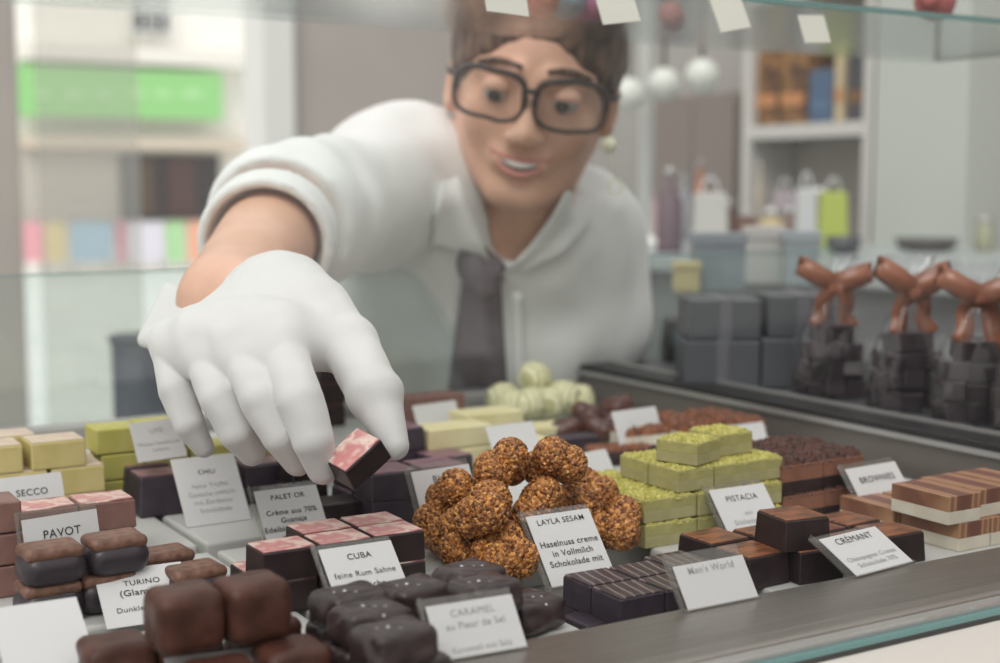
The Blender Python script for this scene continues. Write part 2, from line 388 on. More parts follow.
def rbox_field(f, w, d, h, r, k=0):
    def fn(X, Y, Z):
        qx = np.abs(X)-(w/2-r); qy = np.abs(Y)-(d/2-r); qz = np.abs(Z-h/2)-(h/2-r)
        return np.sqrt(np.maximum(qx, 0)**2+np.maximum(qy, 0)**2+np.maximum(qz, 0)**2)+np.minimum(np.maximum(qx, np.maximum(qy, qz)), 0)-r
    f.apply((-w/2, -d/2, 0), (w/2, d/2, h), fn, k)
def lump(seed, amp, freq):
    rs = np.random.RandomState(seed); ks = rs.randn(7, 3)*freq; ph = rs.rand(7)*6.28
    def g(pos):
        n = sum(np.sin(pos @ ks[i]+ph[i]) for i in range(7))/7; c = pos.mean(0); dv = pos-c; dv /= np.linalg.norm(dv, axis=1)[:, None]+1e-9
        out = pos+dv*(n*amp)[:, None]; return out
    return g
K = {}
K['palet'] = proto_box('marbled_praline', .031, .0245, .0165, DARK, MARB, .0010, .03, 'marbled_top')
K['violet'] = proto_box('violet_praline', .035, .032, .018, DARKV, MAUVE, .0012, .06, 'mauve_top')
K['vtall'] = proto_box('tall_violet_praline', .034, .032, .027, DARKV, MAUVE, .0015, .12, 'mauve_top')
K['rosy'] = proto_box('rosy_praline', .033, .029, .0173, MILKP, MARB, .0010, .02, 'marbled_top')
K['milk'] = proto_box('milk_praline', .033, .029, .0173, MILKP, None, .0012, .02)
K['yellow'] = proto_box('marzipan_praline', .035, .030, .018, YEL, YELP, .0012, 0, 'pale_top')
K['lime'] = proto_box('lime_marzipan_praline', .030, .030, .018, LIME, None, .0012)
K['cream'] = proto_box('cream_nougat_bar', .056, .030, .017, CREAMY, None, .0014)
K['pist'] = proto_box('pistachio_square', .040, .0275, .0138, None, CRUMB, .0012, 0, 'crumb_topping', [('lower_layer', .5, PISTD), ('upper_layer', .5, PIST)], bumpy=.0019)
K['pistq'] = proto_box('pistachio_square', .0285, .030, .0138, None, CRUMB, .0012, 0, 'crumb_topping', [('lower_layer', .5, PISTD), ('upper_layer', .5, PIST)], bumpy=.0019)
K['brownie'] = proto_box('brownie', .036, .033, .0185, None, BCRUMB, .0012, 0, 'crumb_topping', [('dark_base', .42, DARK), ('milk_layer', .58, BMILK)], bumpy=.0055)
K['cake'] = proto_box('layered_nougat_slice', .028, .046, .0172, None, None, .0012, 0, '', [('white_layer', .45, WHITE), ('marbled_layer', .55, CAKE)])
K['cremant'] = proto_box('tapered_dark_praline', .031, .031, .0178, DARK, COPPER, .0008, .07, 'copper_top')
K['stripe'] = proto_box('striped_dark_praline', .0288, .0262, .0157, DARKV, STRIPE, .0010, .02, 'drizzled_top')
K['dark'] = proto_box('dark_praline', .030, .026, .017, DARK, None, .0012, .05)
K['darksmall'] = proto_box('dark_praline', .024, .024, .017, DARKV, None, .0012, .05)
K['darkbar'] = proto_box('dark_chocolate_bar', .046, .024, .015, DARKV, None, .0012, .05)
K['florbar'] = proto_box('caramel_bar', .052, .026, .012, DARK, FLOR, .0012, 0, 'caramel_top', bumpy=.0025)
K['flor'] = proto_box('florentine_square', .040, .032, .021, WHITE, FLOR, .003, 0, 'florentine_topping', bumpy=.006)
K['red'] = proto_box('red_speckled_praline', .028, .026, .02, DARK, mat('red_speckled_top', (.45, .05, .03), .4, col2=(.25, .28, .08), scale=120, pos=(.5, .6)), .001, .03, 'speckled_top')
# rounded, lumpy kinds
def rounded(name, w, d, h, r, m, amp, seed, vox=.0013):
    e = empty(name); o = sdf_obj('coating', lambda f: rbox_field(f, w, d, h, r), (-w/2-.004, -d/2-.004, -.004), (w/2+.004, d/2+.004, h+.004), vox, m, 2, lump(seed, amp, 220), e)
    zmin = min(v.co.z for v in o.data.vertices); o.location.z = -zmin; e['dims'] = (w, d, h); return e
K['rum'] = rounded('truffle_cube', .030, .027, .027, .0055, RUM, .0016, 3)
K['rumlow'] = rounded('truffle_cube', .031, .028, .020, .0055, RUM, .0016, 5)
K['car'] = rounded('caramel_pillow', .0335, .0265, .0165, .0055, mat('soft_dark_coating', (.035, .022, .023), .33, col2=(.06, .04, .04), scale=50, bump=.3, bd=.002), .0022, 8)
for k in range(26):
    a, b = random.uniform(-.0145, .0145), random.uniform(-.011, .011)
    bm = bmesh.new(); s = random.uniform(.0003, .0008); box(bm, -s, s, -s, s, -s, s, s*.3, 1, M=Matrix.Translation((a, b, .0160-abs(b)*.12-abs(a)*.05)) @ Matrix.Rotation(random.uniform(0, 3), 4, (1, .5, .3)))
    o = bm_obj('salt_grain', bm, SALT, K['car'].children[0]); o.location.z = -K['car'].children[0].location.z
def pavot():
    e = empty('oval_praline'); w, d, h = .033, .027, .0185
    o = sdf_obj('coating', lambda f: rbox_field(f, w, d, h, .009), (-.024, -.02, -.004), (.024, .02, .026), .0012, mat('satin_dark_coating', (.032, .023, .03), .35), 2, None, e)
    t = sdf_obj('toasted_top', lambda f: rbox_field(f, w-.003, d-.003, .007, .0035), (-.024, -.02, -.004), (.024, .02, .012), .001, mat('toasted_brown_top', (.20, .10, .065), .5, col2=(.12, .055, .035), scale=180, bump=.6, bd=.002), 2, lump(4, .0004, 400), e)
    t.location.z = h-.0045; e['dims'] = (w, d, h); return e
K['pavot'] = pavot()
def sesam(seed, lobes, sc=1):
    e = empty('sesame_cluster'); rs = np.random.RandomState(seed); c = [np.array(p)*sc for p in lobes]; r = .0112*sc
    lo = np.min(c, 0)-r-.006; hi = np.max(c, 0)+r+.006
    def b(f):
        for p in c: f.ell(p, (r*rs.uniform(.92, 1.08), r*rs.uniform(.92, 1.06), r), None, .0016)
    def disp(pos):
        n = 900; sd = rs.randn(n, 3); 
        src = pos[rs.choice(len(pos), n, replace=False)]; dirs = np.zeros_like(pos)
        cc = np.array(c); j = np.argmin(((pos[:, None, :]-cc[None])**2).sum(2), 1); dirs = pos-cc[j]; dirs /= np.linalg.norm(dirs, axis=1)[:, None]+1e-9
        m = np.empty(len(pos))
        for s in range(0, len(pos), 4000): m[s:s+4000] = np.sqrt(((pos[s:s+4000, None, :]-src[None])**2).sum(2).min(1))
        return pos+dirs*np.clip(.0011*(1-(m/.0013)**2), -.0004, .0011)[:, None]
    o = sdf_obj('sesame_coat', b, lo, hi, .00075, SESAME, 1, disp, e); z = min(v.co.z for v in o.data.vertices); o.location.z = -z
    e['dims'] = (.03, .03, -2*z); e['mid'] = -z; return e
SES = [sesam(1, [(-.009, 0, 0), (.008, .002, .001), (.001, -.004, .008), (0, .009, -.001)]), sesam(2, [(-.008, .001, .002), (.009, 0, -.002), (.0, .006, .007)]),
       sesam(3, [(-.009, -.003, -.003), (.006, -.004, .0), (-.001, .004, .008), (.011, .005, .004)])]
def lumpy(name, rad, m, seed, pts, k=.003):
    e = empty(name)
    def b(f):
        for p, s in pts: f.ell(np.array(p)*rad, (rad*s,)*3, None, k)
    o = sdf_obj('coating', b, (-rad*2, -rad*2, -rad*1.6), (rad*2, rad*2, rad*2), .0016, m, 2, lump(seed, rad*.08, 260), e)
    z = min(v.co.z for v in o.data.vertices); o.location.z = -z; e['dims'] = (rad*2, rad*2, 2*rad); e['mid'] = -z; return e
K['wt'] = lumpy('white_truffle', .0165, WTRUF, 2, [((0, 0, 0), 1)])
K['nut'] = lumpy('brown_nut_cluster', .013, NUTB, 6, [((-.6, 0, 0), .75), ((.6, .1, 0), .8), ((0, .5, .3), .7), ((.1, -.5, .1), .6)])
used = {}
GRP = dict(palet='marbled pink topped pralines', violet='violet dark pralines with mauve tops', vtall='tall violet pralines at the left', rosy='rosy marbled pralines at the left', milk='plain milk and rosy pralines',
 yellow='yellow marzipan pralines at the left', lime='lime marzipan pralines at the left', cream='cream nougat bars at the back', pist='pistachio squares', pistq='pistachio squares', brownie='brownies', cake='layered nougat slices',
 cremant='tapered dark pralines with copper tops', stripe='striped dark pralines', dark='plain dark pralines', darksmall='plain dark pralines', darkbar='dark bars at the back', florbar='caramel bars', flor='florentine squares', red='red speckled pralines', rum='truffle cubes',
 rumlow='truffle cubes', car='salted caramel pillows', pavot='oval pralines', wt='white truffles', nut='brown nut clusters', ses='sesame clusters')
CAT = dict(ses='chocolate cluster', nut='chocolate cluster', wt='truffle', brownie='brownie', cake='nougat slice', cream='nougat bar', florbar='chocolate bar', darkbar='chocolate bar', flor='florentine', car='caramel')
def put(kind, loc, rz, label, proto=None):
    p = proto or K[kind]
    if p.name not in used: used[p.name] = 1; o = p; o.location = loc; o.rotation_euler = (0, 0, rz)
    else: o = dup(p, loc, rz)
    tag(o, label, CAT.get(kind, 'praline'), GRP[kind]); 
    return o
def pile(kind, px, py, z, yaw, items, z0=0.0):
    """px, py: the pixel of the pile's near left corner at height z; items: (dx, dy in mm, level, turn, label[, kind])"""
    A = G(px, py, z)
    for it in items:
        dx, dy, lv, rot, lab = it[:5]; kd = it[5] if len(it) > 5 else kind
        w, d, h = K[kd]['dims']; H0 = K[kind]['dims'][2]+(.0015 if kind in ('pist', 'brownie') else 0)
        v = Vector((dx/1000+w/2, dy/1000+d/2, 0)); v.rotate(Matrix.Rotation(R(yaw), 3, 'Z'))
        put(kd, (A.x+v.x, A.y+v.y, z0+lv*(H0+.0002)), R(yaw+rot)+random.uniform(-.02, .02), lab)
pile('pist', 645, 549, 0, 0, [
 (0, 0, 0, 0, 'pistachio square at the near left corner of the bottom layer'), (41, 0, 0, 0, 'pistachio square in the bottom layer, right behind the PISTACIA label'), (82, 0, 0, 0, 'pistachio square at the right end of the bottom layer', 'pistq'),
 (-1, 29, 0, 0, 'second pistachio square from the front on the left side of the bottom layer'), (-2, 58, 0, 0, 'hindmost pistachio square on the left side of the bottom layer'), (41, 29, 0, 0, 'pistachio square buried in the middle of the bottom layer'), (82, 30, 0, 0, 'pistachio square at the back right of the bottom layer', 'pistq'),
 (0, 1, 1, 0, 'pistachio square at the near left corner of the second layer'), (41, 0, 1, 0, 'pistachio square of the second layer, half behind the PISTACIA label'), (82, 1, 1, 0, 'pistachio square at the right end of the second layer', 'pistq'),
 (0, 30, 1, 0, 'pistachio square second from the front, left side of the second layer'), (-2, 59, 1, 0, 'hindmost pistachio square, left side of the second layer'), (41, 30, 1, 0, 'pistachio square hidden in the middle of the second layer'), (82, 31, 1, 0, 'pistachio square at the back right of the second layer', 'pistq'),
 (27, 3, 2, 0, 'pistachio square at the near left of the third layer', 'pistq'), (56, 3, 2, 0, 'middle pistachio square of the third layer front', 'pistq'), (85, 4, 2, 0, 'pistachio square at the right of the third layer front', 'pistq'),
 (27, 34, 2, 0, 'pistachio square at the back left of the third layer', 'pistq'), (56, 34, 2, 0, 'pistachio square at the back middle of the third layer', 'pistq'), (85, 35, 2, 0, 'pistachio square at the back right of the third layer', 'pistq'),
 (35, 6, 3, 20, 'left one of the two pistachio squares crowning the green stack', 'pistq'), (72, 19, 3, 3, 'right one of the two pistachio squares crowning the green stack', 'pistq')])
pile('stripe', 620, 600, .0117, 0, [
 (0, 0, 1, 0, 'striped dark praline at the near left corner of its block'), (29.3, 0, 1, 0, 'striped dark praline just left of the Men\'s World label'), (58.6, 7, 1, 0, 'striped dark praline directly behind the Men\'s World label'),
 (0, 26.8, 1, 0, 'striped dark praline, left one of the second row'), (29.3, 26.8, 1, 0, 'striped dark praline, middle one of the second row'), (58.6, 34, 1, 0, 'striped dark praline, right one of the second row'),
 (0, 0, 0, 0, 'dark praline carrying the near left striped one'), (29.3, 0, 0, 0, 'dark praline under the striped one left of the Men\'s World label'), (58.6, 7, 0, 0, 'dark praline hidden behind the Men\'s World label'), (0, 26.8, 0, 0, 'dark praline low on the left under the rear striped row'), (29.3, 26.8, 0, 0, 'dark praline buried under the rear striped row'), (58.6, 34, 0, 0, 'dark praline at the back right under the rear striped row'),
 (-13, 12, 0, 3, 'small low dark praline jutting out at the left foot of the striped block', 'darksmall')], -.0198)
pile('cremant', 803, 586, 0, 0, [
 (0, 0, 0, -4, 'tapered dark praline at the near left corner of the CREMANT pile'), (-33, 8, 0, 3, 'tapered dark praline right beside the Men\'s World label'), (-31, 42, 0, 0, 'tapered dark praline at the back left under the copper-topped one'),
 (2, 34, 0, 2, 'tapered dark praline in the middle of the lower layer'), (34, 30, 0, 3, 'tapered dark praline behind the CREMANT label'), (36, -3, 0, 0, 'tapered dark praline underneath the CREMANT label'), (68, 2, 0, -3, 'tapered dark praline with copper top right of the CREMANT label'), (66, 34, 0, 3, 'tapered dark praline at the back right before the nougat slices'),
 (-6, 4, 1, -8, 'tapered dark praline with copper top crowning the pile')])
pile('cake', 958, 552, 0, 0, [
 (0, 0, 0, 0, 'layered nougat slice at the near left corner of the lower layer'), (30, 0, 0, 0, 'layered nougat slice at the lower right by the picture edge'), (-5, 48, 0, 0, 'layered nougat slice standing out at the left behind, lower layer'), (26, 48, 0, 0, 'layered nougat slice hidden at the back of the lower layer'), (60, 2, 0, 0, 'layered nougat slice in the lower layer beyond the picture edge'),
 (-9, 0, 1, 0, 'layered nougat slice on top, nearest and leftmost'), (21, 4, 1, 0, 'layered nougat slice on top, second from left'), (52, 4, 1, 0, 'layered nougat slice on top at the right end')])
pile('brownie', 784, 495, .020, 0, [
 (0, 0, 0, 0, 'brownie at the near left of the lower layer'), (37, 0, 0, 0, 'brownie beside it at the near right of the lower layer'), (0, 34, 0, 0, 'brownie at the back left of the lower layer'), (37, 34, 0, 0, 'brownie at the back right of the lower layer'), (74, 4, 0, 0, 'brownie in the lower layer right of the BROWNIES label'),
 (-2, 0, 1, 0, 'crumb-topped brownie at the near left of the upper layer'), (36, 1, 1, 0, 'crumb-topped brownie of the upper layer just left of the BROWNIES label'), (0, 36, 1, 0, 'crumb-topped brownie at the back left of the upper layer'), (38, 36, 1, 0, 'crumb-topped brownie at the back of the upper layer behind the label')], 0)
pile('flor', 730, 452, 0, 0, [
 (0, 0, 0, 0, 'florentine square at the right end behind the white label'), (-46, 6, 0, 5, 'florentine square left of the white label behind the pistachio stack'), (-92, 12, 0, -5, 'florentine square farthest left in its row'), (0, 36, 0, 4, 'florentine square at the back right corner'), (-44, 42, 0, -4, 'florentine square in the back row')])
pile('palet', 263, 617, 0, 0, [
 (0, 0, 0, 0, 'marbled praline at the near left corner of the lower layer'), (32, 0, 0, 0, 'marbled praline in the lower layer behind the CUBA label'), (64, 0, 0, 0, 'marbled praline at the right end of the lower layer'), (0, 25, 0, 0, 'marbled praline at the back left of the lower layer'), (32, 25, 0, 0, 'marbled praline in the lower layer, back middle'), (64, 25, 0, 0, 'marbled praline at the back right of the lower layer'),
 (0, 0, 1, 0, 'marbled praline with pink top at the near left of the upper layer'), (32, 0, 1, 0, 'marbled praline of the upper layer right behind the CUBA label'), (64, 1, 1, 0, 'marbled praline at the near right end of the upper layer'), (33, 26, 1, 0, 'marbled praline at the back middle of the upper layer'), (65, 26, 1, 0, 'marbled praline at the back right of the upper layer')])
pile('violet', 372, 531, 0, 0, [
 (0, 0, 0, 0, 'violet praline at the near left of the lower layer, under the held chocolate'), (36, 0, 0, 0, 'violet praline at the lower right beside the BLUE label'), (0, 33, 0, 0, 'violet praline at the back left of the lower layer'), (36, 33, 0, 0, 'violet praline at the back right of the lower layer'),
 (0, 0, 1, 0, 'mauve-topped violet praline at the near left of the upper layer'), (36, 0, 1, 0, 'mauve-topped violet praline at the upper right left of the BLUE label'), (2, 33, 1, 0, 'mauve-topped violet praline at the back left of the upper layer')])
pile('dark', 322, 531, 0, 0, [(0, 0, 0, 0, 'small dark praline between the PALET OR label and the violet stack'), (2, 60, 0, 0, 'dark praline below the index finger of the glove'), (6, 62, 1, 0, 'dark praline on top of another right below the glove')])
pile('violet', 434, 483, .0, 0, [(0, 0, 0, 0, 'lone violet praline behind the BLUE label')])
pile('violet', 396, 480, .0, 0, [(-4, 10, 0, 0, 'violet praline right of the thumb, bottom one'), (-4, 10, 1, 0, 'violet praline right of the thumb, top one')])
pile('vtall', 140, 519, 0, 0, [
 (0, 0, 0, 0, 'tall violet praline left of the CHILI label, front one'), (1, 36, 0, 0, 'tall violet praline behind the front one, left of the CHILI label'), (36, 4, 0, 0, 'tall violet praline hidden behind the CHILI label'), (74, 2, 0, 0, 'tall violet praline right of the CHILI label, front one'), (74, 38, 0, 0, 'tall violet praline right of the CHILI label, rear one'), (110, 20, 0, 4, 'tall violet praline below the middle finger of the glove')])
pile('rosy', 80, 505, .0348, 0, [
 (0, 0, 0, 0, 'rosy praline in the lower layer behind the PAVOT label', 'milk'), (-34, 0, 0, 0, 'rosy praline in the lower layer, middle', 'milk'), (-68, 0, 0, 0, 'rosy praline in the lower layer at the picture edge', 'milk'),
 (0, 0, 1, 0, 'marbled rosy praline on top, right end, above PAVOT'), (-34, -1, 1, 0, 'marbled rosy praline on top in the middle between SECCO and PAVOT'), (-68, 0, 1, 0, 'marbled rosy praline on top at the left picture edge')])
pile('milk', -37, 604, 0, 0, [(0, 0, 0, 0, 'plain milk praline at the bottom of the small stack at the left edge'), (0, 0, 1, 0, 'plain milk praline in the middle of the small stack at the left edge'), (-1, 0, 2, 0, 'plain milk praline on top of the small stack at the left edge')])
pile('yellow', 31, 444, .0542, 0, [
 (12, 0, 0, 0, 'yellow marzipan in the lowest layer, right end'), (-25, 0, 0, 0, 'yellow marzipan in the lowest layer by the SECCO label'), (12, 0, 1, 0, 'yellow marzipan in the middle layer, right end'), (-25, 0, 1, 0, 'yellow marzipan in the middle layer, left one'),
 (0, 0, 2, 0, 'yellow marzipan on top, second from the left picture edge'), (-40, 0, 2, 0, 'yellow marzipan on top at the left picture edge'), (14, 32, 0, 0, 'yellow marzipan at the back, lowest layer'), (14, 32, 1, 0, 'yellow marzipan at the back, middle layer'), (-24, 33, 2, 0, 'yellow marzipan at the back on top'), (-24, 33, 0, 0, 'yellow marzipan at the back left, lowest'), (-24, 33, 1, 0, 'yellow marzipan at the back left, middle')])
pile('lime', 96, 430, .0542, 0, [
 (4, 0, 0, 0, 'lime marzipan at the bottom of the near column'), (3, 0, 1, 0, 'lime marzipan in the middle of the near column'), (0, 0, 2, 0, 'lime marzipan on top of the near column'), (34, 0, 0, 0, 'lime marzipan at the bottom behind the small blurred label'), (34, 0, 1, 0, 'lime marzipan in the middle behind the small blurred label'), (32, 4, 2, 0, 'lime marzipan on top behind the small blurred label'),
 (66, 0, 0, 0, 'lime marzipan at the bottom under the ring finger'), (66, 0, 1, 0, 'lime marzipan on top under the ring finger'), (98, 0, 0, 0, 'lime marzipan at the bottom under the middle finger'), (98, 0, 1, 0, 'lime marzipan on top under the middle finger')])
pile('rosy', 400, 438, 0, 0, [
 (0, 0, 0, 0, 'rosy praline far back, lower left'), (33, 0, 0, 0, 'rosy praline far back, lower right', 'milk'), (0, 0, 1, 0, 'rosy praline far back, middle left', 'milk'), (33, 0, 1, 0, 'rosy praline far back, middle right', 'milk')])
pile('cream', 430, 474, 0, 0, [(0, 0, 0, 0, 'cream nougat bar at the bottom left of its stack'), (0, 1, 1, 0, 'cream nougat bar on the left, upper one'), (58, 0, 0, 0, 'cream nougat bar at the bottom behind the second small label')])
pile('cream', 466, 456, 0, 0, [(0, 0, 0, 0, 'cream nougat bar at the back, lowest one'), (0, 0, 1, 0, 'cream nougat bar at the back, top one'), (50, 0, 0, 0, 'cream nougat bar poking out right of the second small label')])
pile('darkbar', 506, 466, 0, 0, [(0, 0, 0, 0, 'dark chocolate bar behind the sesame clusters'), (50, 6, 0, 0, 'dark chocolate bar right of the first, before the nut clusters')])
pile('florbar', 600, 468, 0, 0, [(0, 0, 0, 0, 'caramel bar left of the pistachio stack'), (56, 10, 0, 0, 'caramel bar behind the pistachio stack')])
pile('red', 318, 428, .0, 0, [(0, 0, 0, 0, 'red speckled praline seen between index finger and thumb, lowest'), (0, 0, 1, 0, 'red speckled praline seen between index finger and thumb, middle'), (2, 0, 2, 0, 'red speckled praline seen between index finger and thumb, top')])
for (px, py, d, lab) in ((503, 399, 1.34, 'white truffle at the left of the rear heap'), (530, 404, 1.30, 'white truffle in front in the middle of the rear heap'), (564, 397, 1.32, 'white truffle at the right of the rear heap'), (535, 378, 1.33, 'ribbed white truffle crowning the rear heap'),
                         (512, 420, 1.30, 'white truffle at the bottom left of the rear heap'), (548, 420, 1.31, 'white truffle at the bottom middle of the rear heap'), (578, 416, 1.33, 'white truffle at the bottom right of the rear heap')):
    c = P(px, py, d); c.z = max(0, c.z-.0165); put('wt', c, random.uniform(0, 6), lab)
for (px, py, d, lab) in ((568, 428, 1.2, 'brown nut cluster left before the white truffles'), (600, 427, 1.2, 'brown nut cluster left of the tilted white label'), (588, 412, 1.24, 'brown nut cluster right of the white truffles'), (616, 405, 1.26, 'brown nut cluster on top at the right'), (634, 424, 1.25, 'brown nut cluster behind the tilted white label'), (610, 422, 1.25, 'brown nut cluster in the middle of its heap')):
    c = P(px, py, d); c.z = max(0, c.z-.013); put('nut', c, random.uniform(0, 6), lab)
for i, (px, py, d, lab) in enumerate(((504, 470, .825, 'sesame cluster on top at the left'), (556, 466, .835, 'sesame cluster on top at the right'), (483, 515, .79, 'big sesame cluster in front at the left'), (458, 500, .83, 'sesame cluster beside the BLUE label, upper'), (442, 542, .83, 'small sesame cluster at the lower left edge, on the deck'),
     (466, 553, .81, 'sesame cluster low in front at the left'), (504, 558, .785, 'sesame cluster low in front in the middle'), (534, 508, .82, 'sesame cluster in the middle behind the LAYLA label'), (581, 500, .86, 'sesame cluster above the right corner of the LAYLA label'), (617, 540, .85, 'sesame cluster right of the LAYLA label by the pistachio stack'), (545, 545, .83, 'sesame cluster directly behind the LAYLA label'), (585, 532, .87, 'sesame cluster low at the back right'), (488, 545, .86, 'sesame cluster low inside the heap'))):
    p = SES[i % 3]; c = P(px, py, d); c.z = max(0, c.z-p['mid']); put('ses', c, [.3, 2.2, 4.0, 5.2, 1.2][i % 5], lab, p)
def top_at(kind, px, py, zt, rz, lab):
    c = G(px, py, zt); c.z = zt-K[kind]['dims'][2]; put(kind, c, rz, lab)
top_at('rum', 183, 589, .0475, .0, 'truffle cube in front of the TURINO label'); top_at('rum', 250, 579, .0475, .05, 'truffle cube right of the one before the TURINO label')
for (px, py, rz, lab) in ((184, 629, 0, 'truffle cube at the bottom under the left one'), (262, 618, .1, 'truffle cube at the bottom beside the caramel pillows'), (116, 640, .0, 'truffle cube at the bottom left below the TURINO label'), (222, 665, 0, 'truffle cube at the bottom behind the lowest card'), (292, 645, 0, 'truffle cube low at the right before the caramel pillows')):
    top_at('rumlow', px, py, .0203, rz, lab)
for (px, py, zt, rz, lab) in ((350, 590, .033, .12, 'caramel pillow at the upper left below the CUBA label'), (369, 606, .033, .1, 'caramel pillow second in the left file'), (394, 626, .033, .12, 'caramel pillow nearest at the left of the CARAMEL label'), (412, 583, .033, .2, 'caramel pillow in the middle with salt grains'), (468, 566, .033, .25, 'caramel pillow farthest right at the back with salt'),
     (484, 580, .033, .2, 'caramel pillow right behind the CARAMEL label'), (347, 618, .0165, .1, 'caramel pillow at the bottom left'), (362, 642, .0165, .1, 'caramel pillow at the bottom, near the front ledge'), (405, 612, .0165, .1, 'caramel pillow at the bottom in the middle'), (528, 597, .0165, .3, 'caramel pillow right of the CARAMEL label'), (462, 605, .0165, .15, 'caramel pillow at the bottom behind the CARAMEL label'), (410, 655, .0165, .1, 'caramel pillow at the bottom under the nearest one'), (470, 584, .0165, .2, 'caramel pillow at the bottom at the back')):
    top_at('car', px, py, zt, rz+(pi if px % 3 == 0 else 0), lab)
for (px, py, zt, rz, lab) in ((50, 548, .0375, .05, 'oval praline with brown top at the left, on the upper layer'), (114, 538, .0375, .05, 'oval praline on the upper layer right of the PAVOT label'), (163, 553, .0185, .1, 'oval praline low, behind the TURINO label'), (194, 569, .0185, .1, 'oval praline at the right corner of the TURINO label'), (48, 584, .0187, .05, 'oval praline below at the left edge'), (104, 574, .0187, .05, 'oval praline below the upper ones, left of TURINO')):
    top_at('pavot', px, py, zt, rz, lab)
# ------------------------------------------------------------------ labels in clear holders
def text_mesh(body, size, m, parent, Mx, bold=0, width=None):
    c = bpy.data.curves.new('printed_text', 'FONT'); c.body = body; c.size = size; c.align_x = 'CENTER'; c.align_y = 'CENTER'; c.offset = bold; c.space_character = 1.08
    t = bpy.data.objects.new('printed_text', c); COL.objects.link(t); bpy.context.view_layer.update()
    me = bpy.data.meshes.new_from_object(t.evaluated_get(bpy.context.evaluated_depsgraph_get())); bpy.data.objects.remove(t)
    o = link('printed_text', me, m, parent); o.matrix_local = Mx; return o
def label(TL, BL, BR, z, lines, desc, holder=True, ink=INK, turn=0, top=.0035, shift=.0, tmax=62, hmax=.062):
    a = G(*BL, z); b = G(*BR, z); ex = (b-a); w = ex.length; ex.normalize(); v = ray(*TL)
    def off(t):
        dn = Vector((0, 0, 1)).cross(ex)            # horizontal, pointing away from the camera
        e = Vector((0, 0, 1))*cos(t)+dn*sin(t); n = ex.cross(e); s = (a-CAM).dot(n)/v.dot(n); q = CAM+v*s-a; return q.dot(ex), q.dot(e), e, n
    lo, hi = R(2), R(tmax)
    for _ in range(40):
        m_ = (lo+hi)/2
        if off(m_)[0] < 0: lo = m_
        else: hi = m_
    t = (lo+hi)/2; _, h, e, n = off(t)
    h = max(.028, min(h, hmax))
    if n.dot(CAM-a) < 0: n = -n
    M = Matrix((ex, e, ex.cross(e))).transposed().to_4x4(); M.translation = (a+b)/2
    r = empty('price_label' if False else 'name_label'); r.matrix_world = M
    sgn = 1 if ex.cross(e).dot(CAM-a) > 0 else -1
    bm = bmesh.new(); box(bm, -w/2, w/2, 0, h-top*(1 if holder else 0), 0, .0005); cardo = bm_obj('card', bm, PAPER, r)
    if holder:
        bm = bmesh.new(); g = .0026
        box(bm, -w/2-g, w/2+.0012, -.0005, h+.0010, -.0032, -.0018, .0003, 1)
        box(bm, -w/2-g, -w/2-g+.0012, -.0005, h+.0010, -.0018, .0006, .0002, 1)
        box(bm, -w/2-g, w/2+.0012, -.0012, .0004, -.0018, .0012, .0002, 1)
        bm_obj('clear_holder', bm, ACR, r)
    for (tx, yf, sz, bold, mm) in lines:
        if tx: text_mesh(tx, w*sz, mm or ink, cardo, Matrix.Translation((shift*w, h*yf, .0008)), bold*w*.35)
    tag(r, desc, 'name label', 'white name labels in the case'); return r
label((523, 512), (552, 588), (616, 577), 0, [('LAYLA SESAM', .82, .115, .0012, None), ('Haselnuss creme', .53, .122, .004, None), ('in Vollmilch', .40, .122, .004, None), ('Schokolade mit', .27, .122, .004, None)], 'white label reading LAYLA SESAM in front of the sesame clusters')
label((316, 545), (347, 632), (421, 619), 0, [('CUBA', .80, .12, .002, None), ('feine Rum Sahne', .60, .115, 0, None), ('Ganache', .46, .118, .003, None)], 'white label reading CUBA in front of the pink marbled pralines')
label((252, 487), (269, 550), (332, 541), 0, [('PALET OR', .78, .115, .002, None), ('Crème aus 70%', .54, .118, .003, None), ('Guanaja', .41, .118, .003, None), ('Edelbitter verziert', .28, .122, .004, None), ('mit echtem', .16, .10, 0, None)], 'white label reading PALET OR behind the pink marbled pralines')
label((170, 460), (187, 528), (251, 519), 0, [('CHILI', .76, .105, .0, None), ('Feine Trüffel', .56, .10, 0, INKL), ('Ganache umhüllt', .44, .10, 0, INKL), ('mit Zartbitter', .32, .10, 0, INKL), ('Schokolade', .20, .10, 0, INKL)], 'white label with a short title and four text lines below the ring finger', False)
label((130, 430), (138, 463), (187, 456), .0345, [('LIME', .74, .13, .0, None), ('Weisse Ganache mit', .42, .095, 0, INKL), ('Limette', .26, .095, 0, INKL)], 'small blurred white label in front of the lime marzipan', False, INKL, hmax=.0265)
label((-4, 479), (7, 547), (71, 538), 0.0, [('SECCO', .74, .15, .002, None)], 'white label reading SECCO at the left picture edge', False, tmax=24)
label((20, 514), (32, 603), (107, 588), 0.0, [('PAVOT', .72, .15, .002, None), ('Mohn Marzipan', .46, .12, 0, None)], 'white label reading PAVOT behind the oval pralines', True, tmax=32)
label((93, 573), (107, 630), (197, 617), 0.0, [('TURINO', .72, .105, .002, None), ('(Glamour)', .55, .122, .004, None), ('Dunkler Nougat', .27, .10, 0, None)], 'white label reading TURINO behind the brown truffle cubes', False)
label((-12, 610), (12, 700), (104, 684), 0.0, [], 'large blurred white label at the lower left corner of the picture', False)
label((158, 660), (176, 716), (288, 700), 0.0, [], 'white label cut off by the bottom picture edge, before the truffle cubes', False)
label((423, 600), (440, 662), (527, 647), 0.0125, [('CARAMEL', .70, .11, .0, INKL), ('au Fleur de Sel', .50, .105, .001, INKL), ('Karamell mit Salz', .12, .09, 0, INKL)], 'white label reading CARAMEL au Fleur de Sel before the dark caramel pillows', True)
